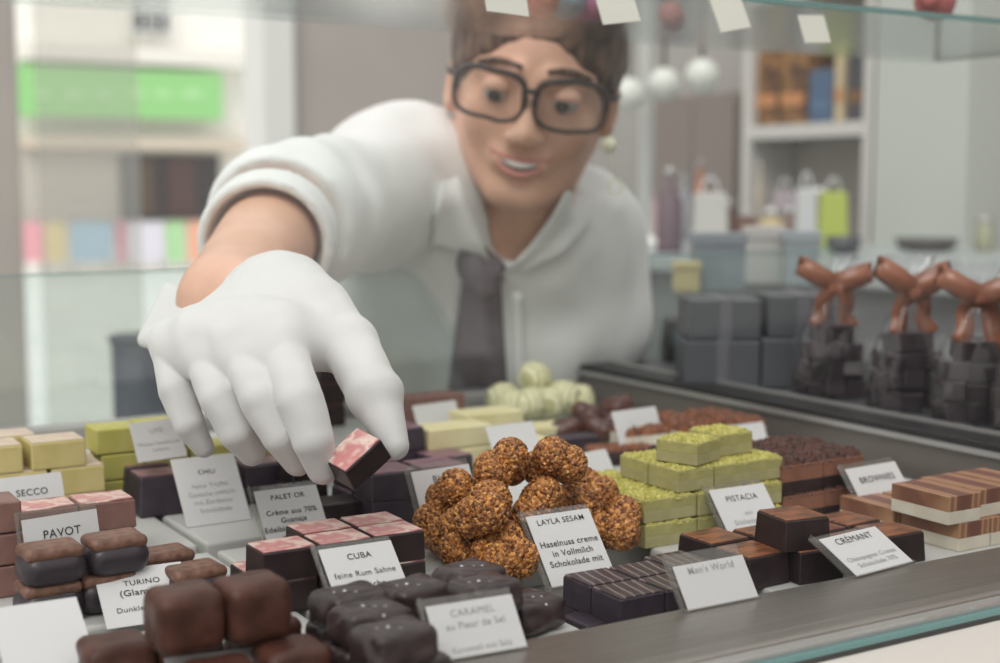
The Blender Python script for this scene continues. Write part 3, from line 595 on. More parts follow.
label((668, 556), (688, 611), (758, 597), 0.0125, [("Men's World", .66, .115, .001, INKL)], "white label reading Men's World on the front ledge side", True, top=.006)
label((706, 486), (735, 549), (790, 540), 0, [('PISTACIA', .74, .13, .0, None), ('mit', .50, .10, 0, INKL), ('Sizilianischen', .37, .11, 0, INKL), ('Pistazien Ma', .24, .11, 0, INKL)], 'white label reading PISTACIA leaning against the green stack')
label((814, 536), (857, 577), (913, 562), 0.0125, [('CRÉMANT', .74, .13, .0, None), ('Champagner Creme', .33, .095, 0, INKL), ('Schokolade 70%', .18, .095, 0, INKL)], 'strongly tilted white label reading CREMANT on the dark copper-topped pralines')
label((842, 465), (873, 526), (923, 516), 0, [('BROWNIES', .70, .13, .002, None), ('mit Walnüssen', .36, .11, 0, INKL)], 'white label reading BROWNIES between brownies and nougat slices')
label((409, 467), (430, 549), (488, 538), 0, [('BLUE', .80, .15, .001, INK)], 'white label with the single word BLUE left of the sesame clusters')
label((412, 406), (424, 452), (467, 445), 0, [], 'small blank-looking white label before the rosy pralines far back', False)
label((485, 427), (500, 476), (547, 469), 0, [], 'small blurred white label before the cream nougat bars', False)
label((611, 412), (624, 462), (668, 455), 0, [], 'small blurred white label tilted beside the brown nut clusters', False)
label((571, 455), (586, 492), (620, 485), 0, [], 'small blurred white label right of the sesame clusters, left of the pistachio stack', False)
label((715, 430), (724, 461), (772, 454), 0, [], 'small white label behind the pistachio stack before the florentines', False)
# ------------------------------------------------------------------ the person
from mathutils.bvhtree import BVHTree
D = Vector((sin(YAW), cos(YAW), 0)); Z = Vector((0, 0, 1))
SKIN = mat('skin', (.62, .36, .25), .5, .4, col2=(.68, .41, .30), scale=30, sss=.08)
SHIRT = mat('pale_shirt_cotton', (.70, .71, .69), .8, .2, col2=(.74, .745, .73), scale=9, bump=.35, bd=.02, detail=2, sheen=.2)
GLOVE = mat('white_glove_cotton', (.61, .61, .60), .8, .2, scale=900, bump=.12, bd=.0006, sheen=.3)
HAIR = mat('brown_hair', (.055, .035, .028), .5, .4, col2=(.17, .10, .07), scale=14, stretch=(9, 9, 1.4), bump=.6, bd=.004)
TIE = mat('mauve_grey_tie', (.13, .11, .12), .6, .3, col2=(.15, .125, .14), scale=60)
FRAME = mat('dark_brown_frame', (.028, .014, .012), .3)
WHT = mat('eye_white', (.42, .38, .36), .3); IRIS = mat('brown_iris', (.04, .025, .02), .15)
LIP = mat('rose_lips', (.52, .22, .18), .45); TEETH = mat('teeth', (.72, .70, .66), .3)
rl = R(9); pt = R(11); yw = R(3)
hy = (-D*cos(pt)-Z*sin(pt)-RT*math.sin(yw)).normalized()
hx0 = (RT - hy*RT.dot(hy)).normalized(); hz0 = (Z-hy*Z.dot(hy)-hx0*Z.dot(hx0)).normalized()
hx = hx0*cos(rl)-hz0*sin(rl); hz = hz0*cos(rl)+hx0*sin(rl)
HC = P(531, 95, 1.30)-hy*.078
HM = np.array([hx, hy, hz]).T
def hp(x, y, z): return HC+hx*x+hy*y+hz*z
PM = np.array([RT, D, Z]).T
SH_R = P(404, 188, 1.44); EL_R = P(282, 220, 1.14); WR_R = P(226, 302, .92)
SH_L = P(577, 240, 1.52); EL_L = P(578, 400, 1.62); WR_L = P(500, 470, 1.48)
CH = P(506, 300, 1.55); BE = P(515, 440, 1.66); HIP = P(520, 560, 1.72)
def torso(f, o):
    f.ell(CH, (.148+o, .108+o, .16+o), PM, .02)
    f.cone(SH_R, SH_L, .056+o, .050+o, .04)
    f.cone(SH_R, CH, .07+o, .09+o, .05)
    f.ell(BE, (.148+o, .105+o, .2+o), PM, .05)
    f.ell(HIP, (.15+o, .11+o, .12+o), PM, .05)
    f.cone(P(480, 215, 1.46), P(530, 235, 1.47), .055+o, .055+o, .05)
    f.cone(SH_L, EL_L, .05+o, .04+o, .03)
    f.cone(SH_R, EL_R, .056+o*1.3, .042+o*1.6, .03)
fx = axis(.0, 1.25, .007, [(HC.x-.13, HC.x+.13)], .003); fy = axis(.45, 1.75, .007, [(HC.y-.13, HC.y+.13)], .003); fz = axis(-.98, .5, .008, [(HC.z-.14, HC.z+.14)], .003)
person = empty('person', (HIP.x, HIP.y, -.95))
tag(person, 'person in pale shirt, grey tie and dark glasses leaning in with a white-gloved hand', 'person')
pinv = Matrix.Translation(-person.location)
f = Field(fx, fy, fz)
torso(f, -.006)
f.cone(P(530, 180, 1.40), P(520, 268, 1.475), .047, .050, .02)
f.ell(hp(0, -.012, .026), (.077, .096, .09), HM, .02)
f.ell(hp(0, .022, -.030), (.064, .062, .084), HM, .02)
for s in (-1, 1):
    f.cone(hp(s*.054, -.005, -.048), hp(s*.016, .062, -.094), .018, .017, .018)
    f.ell(hp(s*.038, .054, -.030), (.024, .020, .022), HM, .015)
    f.cone(hp(s*.016, .083, .019), hp(s*.052, .062, .016), .009, .007, .010)
    f.ell(hp(s*.032, .090, .0), (.017, .013, .011), HM, .010, 's')
    f.ell(hp(s*.032, .070, .0), (.0145, .0145, .0125), HM, .003)
    f.ell(hp(s*.012, .094, -.038), (.008, .010, .007), HM, .006)
    f.ell(hp(s*.079, -.008, -.012), (.009, .017, .030), HM, .006)
    f.ell(hp(s*.084, -.002, -.010), (.005, .009, .018), HM, .004, 's')
f.cone(hp(0, .080, .010), hp(0, .102, -.033), .0075, .0105, .010)
f.ell(hp(0, .064, -.096), (.020, .016, .015), HM, .012)
f.cone(hp(-.019, .078, -.062), hp(.019, .078, -.062), .010, .010, .012)
f.ell(hp(0, .094, -.067), (.021, .010, .0045), HM, .003, 's')
# arms to the hands, legs
f.chain([EL_R, WR_R], [.041, .031], .02)
f.chain([EL_L, WR_L, P(470, 490, 1.42)], [.040, .027, .030], .02)
GL = {}
fingers = dict(
 index=([(283, 350, .775), (301, 402, .745), (313, 440, .740), (322, 468, .748)], [.0134, .0124, .0110, .0086]),
 middle=([(242, 348, .785), (263, 400, .757), (281, 436, .754), (297, 461, .762)], [.0134, .0124, .0110, .0084]),
 ring=([(204, 348, .80), (221, 398, .776), (238, 432, .773), (252, 452, .780)], [.0130, .0120, .0106, .0080]),
 pinky=([(170, 342, .82), (177, 390, .803), (189, 424, .798), (203, 447, .803)], [.0118, .0106, .0090, .0066]))
thumb = ([(312, 318, .835), (350, 345, .80), (375, 394, .768), (394, 446, .752)], [.022, .0165, .0150, .0080])
def hand(f, o):
    W0 = P(280, 306, .865)
    f.cone(WR_R, W0, .028+o, .028+o, .02)
    for nm, (pts, rs) in fingers.items():
        f.cone(W0, P(*pts[0]), .024+o, rs[0]+o+.001, .016)
    f.cone(P(200, 335, .81), P(280, 335, .79), .014+o, .016+o, .02)
    f.cone(W0, P(*thumb[0][0]), .022+o, .020+o, .02)
    f.cone(P(*thumb[0][0]), P(*thumb[0][1]), thumb[1][0]+o, thumb[1][1]+o, .018)
    f.cone(P(300, 345, .79), P(330, 345, .80), .012+o, .012+o, .012)
    fl = list(fingers.values())
    for i in range(3):
        A = [P(*q) for q in fl[i][0]]; B = [P(*q) for q in fl[i+1][0]]; f.cone(A[0].lerp(A[1], .32), B[0].lerp(B[1], .32), .0095+o, .0095+o, .010)
    f.chain([P(*q) for q in thumb[0][1:]], [r+o for r in thumb[1][1:]], .004)
    for nm, (pts, rs) in fingers.items():
        f.chain([P(*q) for q in pts], [r+o for r in rs], .0007)
hand(f, -.003)
f.chain([P(470, 490, 1.42), P(440, 500, 1.36)], [.028, .018], .01)
for s in (-1, 1):
    f.chain([HIP+RT*.085*s, HIP+RT*.10*s-Z*.42-D*.02, HIP+RT*.10*s-Z*.0+Vector((0, 0, -HIP.z-.90))], [.085, .055, .04], .03)
pos, q = f.mesh(2); body = np_obj('body', pos, q, SKIN); body.matrix_world = Matrix.Translation((0, 0, 0))
def adopt(o, par=person):
    me = o.data; off = Vector(par.location) if par is person else Vector((0, 0, 0))
    if par is person and o.type == 'MESH': me.transform(Matrix.Translation(-person.location) @ o.matrix_basis); o.matrix_basis = Matrix()
    o.parent = par; return o
adopt(body)
def lerp(a, b, t): return a+(b-a)*t
# glove
f = Field(axis(.05, .55, .0013), axis(.5, 1.0, .0013), axis(.02, .24, .0013)); hand(f, 0)
f.cut(P(222, 316, .885), -RT*.83+Z*.55+D*.9)
f.ripple(.00035, 190, 5); pos, q = f.mesh(1); glove = adopt(np_obj('glove', pos, q, GLOVE)); glove['label'] = 'white cotton glove'
def sheet(name, pts, th, m, sub=6):
    """a thick cloth panel from an outline of world points"""
    bm = bmesh.new(); vs = [bm.verts.new(p) for p in pts]; fc = bm.faces.new(vs)
    bmesh.ops.triangulate(bm, faces=[fc]); n = (-D*1.0)
    r = bmesh.ops.extrude_face_region(bm, geom=bm.faces[:]); 
    for v in r['geom']:
        if isinstance(v, bmesh.types.BMVert): v.co += n*th
    bmesh.ops.recalc_face_normals(bm, faces=bm.faces)
    bmesh.ops.bevel(bm, geom=[e for e in bm.edges if len(e.link_faces) == 2 and e.calc_face_angle(0) > .6], offset=th*.4, segments=2, affect='EDGES')
    return bm_obj(name, bm, m)
f = Field(axis(.05, .5, .0018), axis(.6, 1.05, .0018), axis(.02, .26, .0018))
for i in range(9):
    t = i/8; f.cone(P(lerp(222, 196, t), lerp(314, 348, t), lerp(.885, .845, t)), P(lerp(168, 143, t), lerp(288, 341, t), lerp(.955, .915, t)), lerp(.006, .009, t), .004, .006)
pos, q = f.mesh(3); cf = adopt(np_obj('glove_cuff', pos, q, GLOVE))
# shirt
f = Field(axis(.1, 1.25, .005), axis(.7, 1.8, .005), axis(-.3, .45, .005)); torso(f, .012)
f.ell(P(402, 184, 1.43), (.070, .072, .064), PM, .03)
f.ell(P(292, 217, 1.17), (.052, .07, .044), PM, .03)
f.cone(P(320, 330, 1.50), P(430, 300, 1.52), .06, .08, .05)
f.chain([EL_R, EL_R.lerp(WR_R, .22)], [.050, .050], .02)
f.cone(EL_R.lerp(WR_R, .55), WR_R, .115, .115, .004, 's')
f.cone(P(533, 190, 1.40), P(526, 232, 1.42), .055, .040, .004, 's'); f.cone(P(524, 228, 1.38), P(500, 274, 1.38), .034, .006, .004, 's')
# folds
for a, b, r in (((420, 150, 1.36), (360, 260, 1.42), .006), ((330, 160, 1.24), (300, 250, 1.2), .006), ((300, 165, 1.2), (270, 250, 1.12), .005), ((440, 250, 1.40), (400, 370, 1.5), .006), ((610, 210, 1.45), (590, 330, 1.5), .006), ((560, 280, 1.43), (600, 350, 1.5), .006)):
    f.cone(P(*a), P(*b), r, r, .022)
f.ripple(.0030, 42, 3); pos, q = f.mesh(3); shirt = np_obj('shirt', pos, q, SHIRT)
bvh = BVHTree.FromPolygons([Vector(v) for v in pos], [tuple(int(i) for i in t) for t in q]); pl = person.location
bvb = BVHTree.FromPolygons([v.co+pl for v in body.data.vertices], [tuple(p.vertices) for p in body.data.polygons])
def on(px, py, off=.003, dflt=1.42, both=True):
    v = ray(px, py); h = bvh.ray_cast(CAM, v.normalized(), 3.0)
    g = bvb.ray_cast(CAM, v.normalized(), 3.0) if py > 225 or both else (None,)
    ds = [(t[0]-CAM).dot(FW) for t in (h, g) if t[0] is not None]
    if not ds: return P(px, py, dflt)
    d = min(ds); return P(px, py, d-off)
adopt(shirt)
f = Field(axis(.1, .6, .003), axis(.7, 1.2, .003), axis(.0, .35, .003)); c0 = EL_R.lerp(WR_R, .20); c1 = EL_R.lerp(WR_R, .36)
f.cone(c0, c1, .053, .052, .0); f.cone(c1, EL_R.lerp(WR_R, .6), .044, .044, .004, 's'); f.cut(c1, (WR_R-EL_R)); f.cut(c0, (EL_R-WR_R))
pos, q = f.mesh(2); adopt(np_obj('rolled_cuff', pos, q, SHIRT))
def strip(name, rows, th, m):
    """rows of world points across a strip of cloth, given thickness towards the camera"""
    vs = []; fs = []; n = len(rows[0]); k = len(rows)
    for r in rows: vs += [p for p in r]
    for r in rows: vs += [p-(p-CAM).normalized()*th for p in r]
    o = n*k
    for i in range(k-1):
        for j in range(n-1):
            a = i*n+j; fs += [(a, a+1, a+n+1, a+n), (o+a, o+a+n, o+a+n+1, o+a+1)]
    for j in range(n-1): fs += [(j, o+j, o+j+1, j+1), ((k-1)*n+j, (k-1)*n+j+1, o+(k-1)*n+j+1, o+(k-1)*n+j)]
    for i in range(k-1): fs += [(i*n, i*n+n, o+i*n+n, o+i*n), (i*n+n-1, o+i*n+n-1, o+i*n+2*n-1, i*n+2*n-1)]
    return py_obj(name, vs, fs, m, None, True)
# tie
def lerp(a, b, t): return a+(b-a)*t
rows = []
for i in range(13):
    t = i/12; xl = lerp(464, 446, t); xr = lerp(500, 508, t); y0 = lerp(266, 400, t); y1 = y0
    rows.append([on(lerp(xl, xr, j/6), y0, .002+.004*sin(pi*j/6)) for j in range(7)])
adopt(strip('tie', rows, .003, TIE))
f = Field(axis(.4, 1.0, .002), axis(.9, 1.6, .002), axis(.0, .3, .002)); kc = on(482, 270, .006, 1.38)
f.ell(kc, (.024, .013, .019), PM, .0); f.cone(kc+Z*.010-RT*.008, kc-Z*.018+RT*.004, .018, .011, .006)
pos, q = f.mesh(2); adopt(np_obj('tie_knot', pos, q, TIE))
# collar flaps, folded over the neckline
def flap(name, inner, outer):
    rows = []
    for i in range(len(inner)):
        a, b = inner[i], outer[i]; rows.append([on(lerp(a[0], b[0], j/5), lerp(a[1], b[1], j/5), .010+.005*(1-j/5), a[2]) for j in range(6)])
    return adopt(strip(name, rows, .004, SHIRT))
flap('collar', [(458, 176, 1.42), (468, 205, 1.40), (480, 235, 1.39), (490, 262, 1.385)], [(440, 182, 1.43), (434, 215, 1.42), (430, 246, 1.40), (474, 250, 1.39)])
flap('collar', [(566, 190, 1.43), (552, 215, 1.41), (530, 245, 1.39), (500, 277, 1.385)], [(592, 200, 1.45), (590, 225, 1.43), (566, 252, 1.41), (524, 272, 1.39)])
rows = [[on(lerp(512, 522, j/3)+i*.3, 292+i*10, .0035) for j in range(4)] for i in range(11)]; adopt(strip('placket', rows, .0015, SHIRT))
# hair
f = Field(axis(HC.x-.15, HC.x+.15, .003), axis(HC.y-.15, HC.y+.15, .003), axis(HC.z-.12, HC.z+.16, .003))
f.ell(hp(0, -.020, .036), (.088, .103, .096), HM, .01)
f.ell(hp(-.045, .040, .083), (.042, .035, .028), HM, .02); f.ell(hp(.035, .045, .086), (.045, .030, .026), HM, .02)
f.ell(hp(0, .115, -.032), (.074, .088, .090), HM, .008, 's')
f.ell(hp(0, .02, -.115), (.10, .13, .085), HM, .01, 's')
for i in range(46):
    a = -1.25+2.5*(i+.5)/46+random.uniform(-.04, .04); x0 = .070*sin(a); y0 = .07*cos(a)
    f.cone(hp(x0*.75, y0*.7+.01, .105-.02*abs(a)), hp(x0*1.12, y0*.92+.012, .068-.060*abs(sin(a))**2-random.uniform(0, .014)), .009, .0045, .004)
pos, q = f.mesh(1); adopt(np_obj('hair', pos, q, HAIR))
for s in (-1, 1):
    vs, fs = tube([hp(s*(.012+.042*t), .092-.019*t, .0250+.004*sin(pi*t)-.003*t) for t in [i/8 for i in range(9)]], [.0018+.0014*sin(pi*(i+1)/10) for i in range(9)], 6); adopt(py_obj('eyebrow', vs, fs, HAIR, None, True))
    e, fe = lathe([(.0001, -.0128)]+[(.0128*sin(pi*k/14), -.0128*cos(pi*k/14)) for k in range(1, 14)]+[(.0001, .0128)], 20)
    M = Matrix((hx, hy, hz)).transposed()
    ev = adopt(py_obj('eyeball', [hp(s*.032, .0735, -.001)+M @ Vector(v) for v in e], fe, WHT, None, True))
    iv, fi = lathe([(.0001, 0), (.0066, .0), (.0062, .0009), (.0001, .0016)], 16)
    dr = (hy-hz*.42-hx*.15).normalized(); qd = dr.to_track_quat('Z', 'Y')
    io = py_obj('iris', [hp(s*.032, .0735, -.001)+dr*.0120+qd @ Vector(v) for v in iv], fi, IRIS, None, True); adopt(io)
    # upper lid
    f = Field(*[axis(hp(s*.032, .074, 0)[k]-.03, hp(s*.032, .074, 0)[k]+.03, .0011) for k in range(3)])
    f.ell(hp(s*.032, .0735, .0), (.0150, .0142, .0138), HM, 0); f.cut(hp(s*.032, .0735, -.001), -(hz*1.0)+hy*.08)
    pos, q = f.mesh(1); adopt(np_obj('eyelid', pos, q, SKIN))
def arc(z0, dz, w, y0, bow, r):
    pts = []; rr = []
    for i in range(13):
        t = -1+i/6; pts.append(hp(w*t, y0-.008*t*t, z0+dz*(1-t*t)+bow*t*t)); rr.append(r*(1-.75*t*t)+.0006)
    return tube(pts, rr, 8)
vs, fs = arc(-.0595, -.0012, .0310, .0890, .005, .0026); adopt(py_obj('upper_lip', vs, fs, LIP, None, True))
vs, fs = arc(-.0655, -.0085, .0290, .0885, .010, .0038); adopt(py_obj('lower_lip', vs, fs, LIP, None, True))
vs, fs = arc(-.0618, -.003, .024, .0890, .005, .0031); adopt(py_obj('teeth', vs, fs, TEETH, None, True))
vs, fs = arc(-.0632, -.004, .028, .0870, .005, .0042); adopt(py_obj('mouth_interior', vs, fs, mat('mouth_dark', (.06, .015, .012), .6), None, True))
# glasses
def rim(s):
    pts = []
    for i in range(36):
        a = 2*pi*i/36; ca, sa = cos(a), sin(a); x = .0325*math.copysign(abs(ca)**.62, ca); z = .0225*math.copysign(abs(sa)**.62, sa)
        z += (.002 if x*s > 0 else 0)*1; pts.append(hp(s*.0375+x, .101-.16*abs(s*.0375+x)**1.35, -.003+z))
    return pts
for s in (-1, 1):
    pts = rim(s); vs, fs = tube(pts, [.0032 if i < 19 else .0022 for i in range(36)], 8, True); adopt(py_obj('glasses_rim', vs, fs, FRAME, None, True))
    c = sum(pts, Vector())/len(pts); vs = [c]+pts; adopt(py_obj('lens', vs, [(0, i+1, (i+1) % 36+1) for i in range(36)], clear_mat('lens_glass', (.97, .96, .95)), None, True)) if 'lens_glass' not in MATS else adopt(py_obj('lens', vs, [(0, i+1, (i+1) % 36+1) for i in range(36)], MATS['lens_glass'], None, True))
    vs, fs = tube([hp(s*.070, .093, .010), hp(s*.078, .082, .010), hp(s*.083, .04, .008), hp(s*.084, .0, .002)], .0028, 6); adopt(py_obj('glasses_temple', vs, fs, FRAME, None, True))
vs, fs = tube([hp(-.008, .101, .004), hp(0, .104, .007), hp(.008, .101, .004)], .0028, 8); adopt(py_obj('glasses_bridge', vs, fs, FRAME, None, True))
PEARL = mat('pale_gold_pearl', (.75, .74, .55), .2, .6)
e, fe = lathe([(.0001, -.0078)]+[(.0078*sin(pi*k/10), -.0078*cos(pi*k/10)) for k in range(1, 10)]+[(.0001, .0078)], 16)
c = P(609, 145, 1.33); adopt(py_obj('earring', [c+Vector(v) for v in e], fe, PEARL, None, True))
c = P(615, 187, 1.34); vs, fs = tube([c+RT*.0065*cos(a)+Z*.0065*sin(a) for a in [2*pi*i/20 for i in range(20)]], .0011, 6, True); adopt(py_obj('earring', vs, fs, PEARL, None, True))  # this ring models a blurred highlight disc below the pearl
vs, fs = tube([P(609, 150, 1.33), P(613, 165, 1.335), P(615, 180, 1.34)], .0008, 5); adopt(py_obj('earring_chain', vs, fs, PEARL, None, True))
TR = mat('charcoal_trousers', (.04, .042, .05), .8)
f = Field(axis(HIP.x-.4, HIP.x+.4, .01), axis(HIP.y-.4, HIP.y+.4, .01), axis(-.93, .0, .01))
f.ell(HIP-Z*.0, (.17, .13, .12), PM, .01)
for s in (-1, 1): f.chain([HIP+RT*.085*s, HIP+RT*.10*s-Z*.42-D*.02, HIP+RT*.10*s+Vector((0, 0, -HIP.z-.90))], [.105, .08, .07], .03)
pos, q = f.mesh(1); adopt(np_obj('trousers', pos, q, TR))
for s in (-1, 1):
    f = Field(axis(HIP.x-.4, HIP.x+.4, .007), axis(HIP.y-.5, HIP.y+.3, .007), axis(-.96, -.8, .007)); b0 = HIP+RT*.10*s; b0.z = -.905
    f.cone(b0+D*.03, b0-D*.16, .045, .04, .02); f.cone(b0, b0+Z*.04, .045, .045, .03); f.cut((0, 0, -.948), (0, 0, -1)); pos, q = f.mesh(1); adopt(np_obj('shoe', pos, q, mat('black_shoe', (.02, .02, .02), .4)))
# the chocolate in the fingers
r = dup(K['palet'], P(350, 455, .742), 0)
hm = Matrix.Rotation(-YAW+R(30), 3, 'Z')
hm = Matrix.Rotation(R(-24), 3, FW) @ Matrix.Rotation(R(30), 3, RT) @ hm @ Matrix.Scale(.88, 3)
r.matrix_world = Matrix.Translation(P(362, 468, .748)) @ hm.to_4x4()
tag(r, 'pink marbled praline pinched between the gloved index finger and thumb', 'praline', 'marbled pink topped pralines')
# ------------------------------------------------------------------ sachets with bows on the side shelf
RIB = mat('copper_satin_ribbon', (.21, .065, .028), .32, .6, col2=(.28, .09, .042), scale=30, stretch=(1, 1, 6))
FILL = mat('wrapped_chocolate_pieces', (.032, .022, .026), .35, .5, col2=(.055, .038, .045), scale=40)
def ribbon(pts, w, nrm, m, name, parent):
    pts = [Vector(p) for p in pts]; vs = []; fs = []; n = len(pts); t = .0004
    for i, p in enumerate(pts):
        a = pts[max(0, i-1)]; b = pts[min(n-1, i+1)]; tg = (b-a).normalized(); s = tg.cross(nrm).normalized()*w/2 if tg.cross(nrm).length > .1 else Vector((0, 0, w/2)); q = tg.cross(s).normalized()*t
        vs += [p-s-q, p+s-q, p+s+q, p-s+q]
    for i in range(n-1):
        for k in range(4): fs.append((i*4+k, i*4+(k+1) % 4, i*4+4+(k+1) % 4, i*4+4+k))
    fs += [(3, 2, 1, 0), tuple((n-1)*4+k for k in range(4))]
    return py_obj(name, vs, fs, m, parent, True)
def sachet(seed):
    rs = random.Random(seed); e = empty('chocolate_sachet'); hN = .103
    n = 32; vs = []; fs = []; lv = [(0, .033, .020), (.012, .034, .021), (.035, .032, .020), (.06, .027, .017), (.08, .017, .012), (.095, .008, .007), (hN, .0035, .0035), (hN+.008, .008, .006), (hN+.02, .018, .011), (hN+.028, .022, .012)]
    for (z, a, b) in lv:
        for k in range(n):
            an = 2*pi*k/n; c, s = cos(an), sin(an); sq = .55 if z < .05 else .85
            x = a*math.copysign(abs(c)**sq, c); y = b*math.copysign(abs(s)**sq, s); w = 1+(.10 if z > .03 else .03)*sin(an*7+seed+z*30)+rs.uniform(-.03, .03); vs.append((x*w, y*w, z+(rs.uniform(-.004, .004) if z > hN+.02 else 0)))
    for i in range(len(lv)-1):
        for k in range(n): fs.append((i*n+k, i*n+(k+1) % n, (i+1)*n+(k+1) % n, (i+1)*n+k))
    fs.append(tuple(range(n-1, -1, -1))); py_obj('cellophane_bag', vs, fs, CELLO, e, True)
    k = 0
    for lz in range(4):
        for ix in range(3 if lz < 3 else 2):
            for iy in range(2):
                bm = bmesh.new(); M = Matrix.Translation(((ix-(1 if lz < 3 else .5))*.0205*(1-.1*lz), (iy-.5)*.019*(1-.08*lz), .010+lz*.0165)) @ Matrix.Rotation(rs.uniform(-.5, .5), 4, 'Z') @ Matrix.Rotation(rs.uniform(-.35, .35), 4, 'X')
                box(bm, -.0092, .0092, -.0082, .0082, -.0080, .0080, .0015, 2, M=M); bm_obj('wrapped_chocolate', bm, FILL, e); k += 1
    c = Vector((0, -.003, hN)); N = Vector((0, -1, 0))
    def loop(sx, up, sz):
        pts = []
        for i in range(17):
            t = i/16*pi*1.0; a = 2*pi*i/16
            pts.append(c+Vector((sx*(.5-.5*cos(a))*sz, -.004-.009*sin(a), up*(.5-.5*cos(a))*sz+.0*sin(a))))
        return pts
    ribbon(loop(-1, .45+rs.uniform(-.1, .3), .032), .017, Vector((0, -1, 0)) if 0 else Vector((0, -1, .0)), RIB, 'bow_loop', e)
    ribbon(loop(1, .35+rs.uniform(-.1, .3), .033), .017, Vector((0, -1, 0)), RIB, 'bow_loop', e)
    for sx in (-1, 1):
        L = rs.uniform(.034, .044); pts = [c+Vector((sx*(.002+.016*t+.003*sin(t*6)), -.006-.004*sin(t*5+seed), -L*t)) for t in [i/10 for i in range(11)]]
        ribbon(pts, .0145, Vector((0, -1, 0)), RIB, 'ribbon_tail', e)
    bm = bmesh.new(); box(bm, -.006, .006, -.012, .004, hN-.006, hN+.006, .003, 3); bm_obj('bow_knot', bm, RIB, e, True)
    return e
for i, (px, py, rz, lab) in enumerate(((838, 396, -28, 'leftmost cellophane sachet of dark chocolates with a copper ribbon bow'), (902, 410, -20, 'second cellophane sachet from the left with a wide copper bow'), (962, 424, -35, 'third cellophane sachet from the left with long ribbon tails'), (1012, 436, -18, 'cellophane sachet at the right picture edge with copper bow'))):
    s = sachet(i+1); c = G(px, py, .0285); s.location = (XR+.085+(.004 if i % 2 else 0), c.y, .0285); s.rotation_euler = (0, 0, R(rz)); tag(s, lab, 'sachet', 'ribboned chocolate sachets on the side shelf')
# ------------------------------------------------------------------ glass shelf over the case with tags and sweets
sh = tag(empty('glass_shelf', (.7, .95, .352)), 'glass shelf above the case at the top edge of the picture', 'shelf')
bx('shelf_pane', -1.2, .50, -.15, .13, 0, .006, SHELFG, sh); bx('shelf_edge', -1.2, .503, -.1512, -.1500, .001, .005, GEDGE, sh); bx('shelf_edge', .5, .5015, -.15, .13, .001, .005, mat('dark_shelf_edge', (.05, .06, .055), .3), sh)
for x in (-1.1, .47):
    vs, fs = tube([(x, .1, .0), (x, .1, .6)], .004, 8); py_obj('shelf_support', vs, fs, ALU, sh, True)
TAGP = mat('ivory_tag_card', (.62, .62, .55), .6)
for i, (px, py, w, lab) in enumerate(((362, -6, 46, 'ivory shelf tag at the top, farthest left'), (508, 14, 48, 'ivory shelf tag above the left side of the hair'), (622, 23, 46, 'ivory shelf tag right above the hair'), (736, 30, 40, 'ivory shelf tag with a dark dot, right of the head'), (818, 43, 40, 'ivory shelf tag lowest and farthest right'))):
    v = ray(px, py); c = CAM+v*((.80-.012-i*.0)/v.y); t = empty('shelf_tag', c, R([4, 3, -3, -6, 2][i])); wm = w/1400*.95
    bm = bmesh.new(); box(bm, -wm/2, wm/2, -.0005, .0005, 0, .022 if i == 4 else .048, M=Matrix.Rotation(R(-18), 4, 'X') @ Matrix.Rotation(R([2, 3, -8, -12, -4][i]), 4, 'Y')); bm_obj('card', bm, TAGP, t)
    tag(t, lab, 'shelf tag', 'ivory tags along the glass shelf')
for i, (px, py, d, r, col, lab) in enumerate(((566, 18, 1.18, .016, (.30, .55, .75), 'pale blue wrapped sweet ball above the hair'), (541, 34, 1.17, .015, (.72, .22, .2), 'coral red wrapped sweet ball left of the blue one'), (592, 12, 1.2, .015, (.65, .15, .4), 'magenta wrapped sweet ball right of the blue one'), (672, 24, 1.25, .011, (.7, .25, .22), 'small coral sweet ball between two shelf tags'), (520, 4, 1.17, .014, (.45, .2, .15), 'brown red sweet ball left of the coral one'), (935, 2, 1.25, .018, (.42, .1, .1), 'dark red sweet ball at the upper right'))):
    c = P(px, py, d); c.z = max(c.z, .358+r); v = ray(px, py); c = CAM+v*((.358+r-H)/v.z) if v.z > 0 and i > 8 else c
    e = empty('wrapped_sweet', c); vs, fs = lathe([(.0001, -r)]+[(r*sin(pi*k/10)*(1+.05*(k % 2)), -r*cos(pi*k/10)) for k in range(1, 10)]+[(.0001, r)], 18); py_obj('sweet', vs, fs, mat('sweet_wrap_%d' % i, col, .35), e, True)
    for s in (-1, 1):
        vs, fs = lathe([(.002, 0), (.005, .006), (.011, .013), (.0001, .011)], 10); M = Matrix.Rotation(s*pi/2, 4, 'Y'); py_obj('twisted_end', [M @ Vector((v[0], v[1], v[2]+r*.9)) for v in vs], fs, MATS['sweet_wrap_%d' % i], e, True)
    e.rotation_euler = (0, 0, random.uniform(0, 3)); tag(e, lab, 'sweet', 'wrapped sweets on the glass shelf')
# ------------------------------------------------------------------ the room
GREYW = mat('grey_plaster', (.38, .365, .345), .8, .2, col2=(.41, .395, .375), scale=3)
TAUPE = mat('taupe_plaster', (.42, .38, .35), .8, .2, col2=(.45, .41, .375), scale=3)
WFR = mat('white_painted_frame', (.80, .81, .78), .5); FLO = mat('grey_stone_floor', (.42, .42, .40), .5, .4, col2=(.46, .46, .44), scale=4)
YW = 4.5; XW = 2.6
xa = WY(292, 200, YW).x; xb = WY(258, 200, YW).x; xc = WY(21, 200, YW).x; xd = xc-.35
struct(bx('floor', -4, XW+.2, -3.5, YW+.15, -1.0, -.95, FLO))
struct(bx('wall_back', xa, XW+.2, YW, YW+.15, -.95, 1.9, TAUPE)); struct(bx('wall_back_left', -4, xd, YW, YW+.15, -.95, 1.9, TAUPE))
struct(bx('wall_right', XW, XW+.15, -3.5, YW, -.95, 1.9, GREYW))
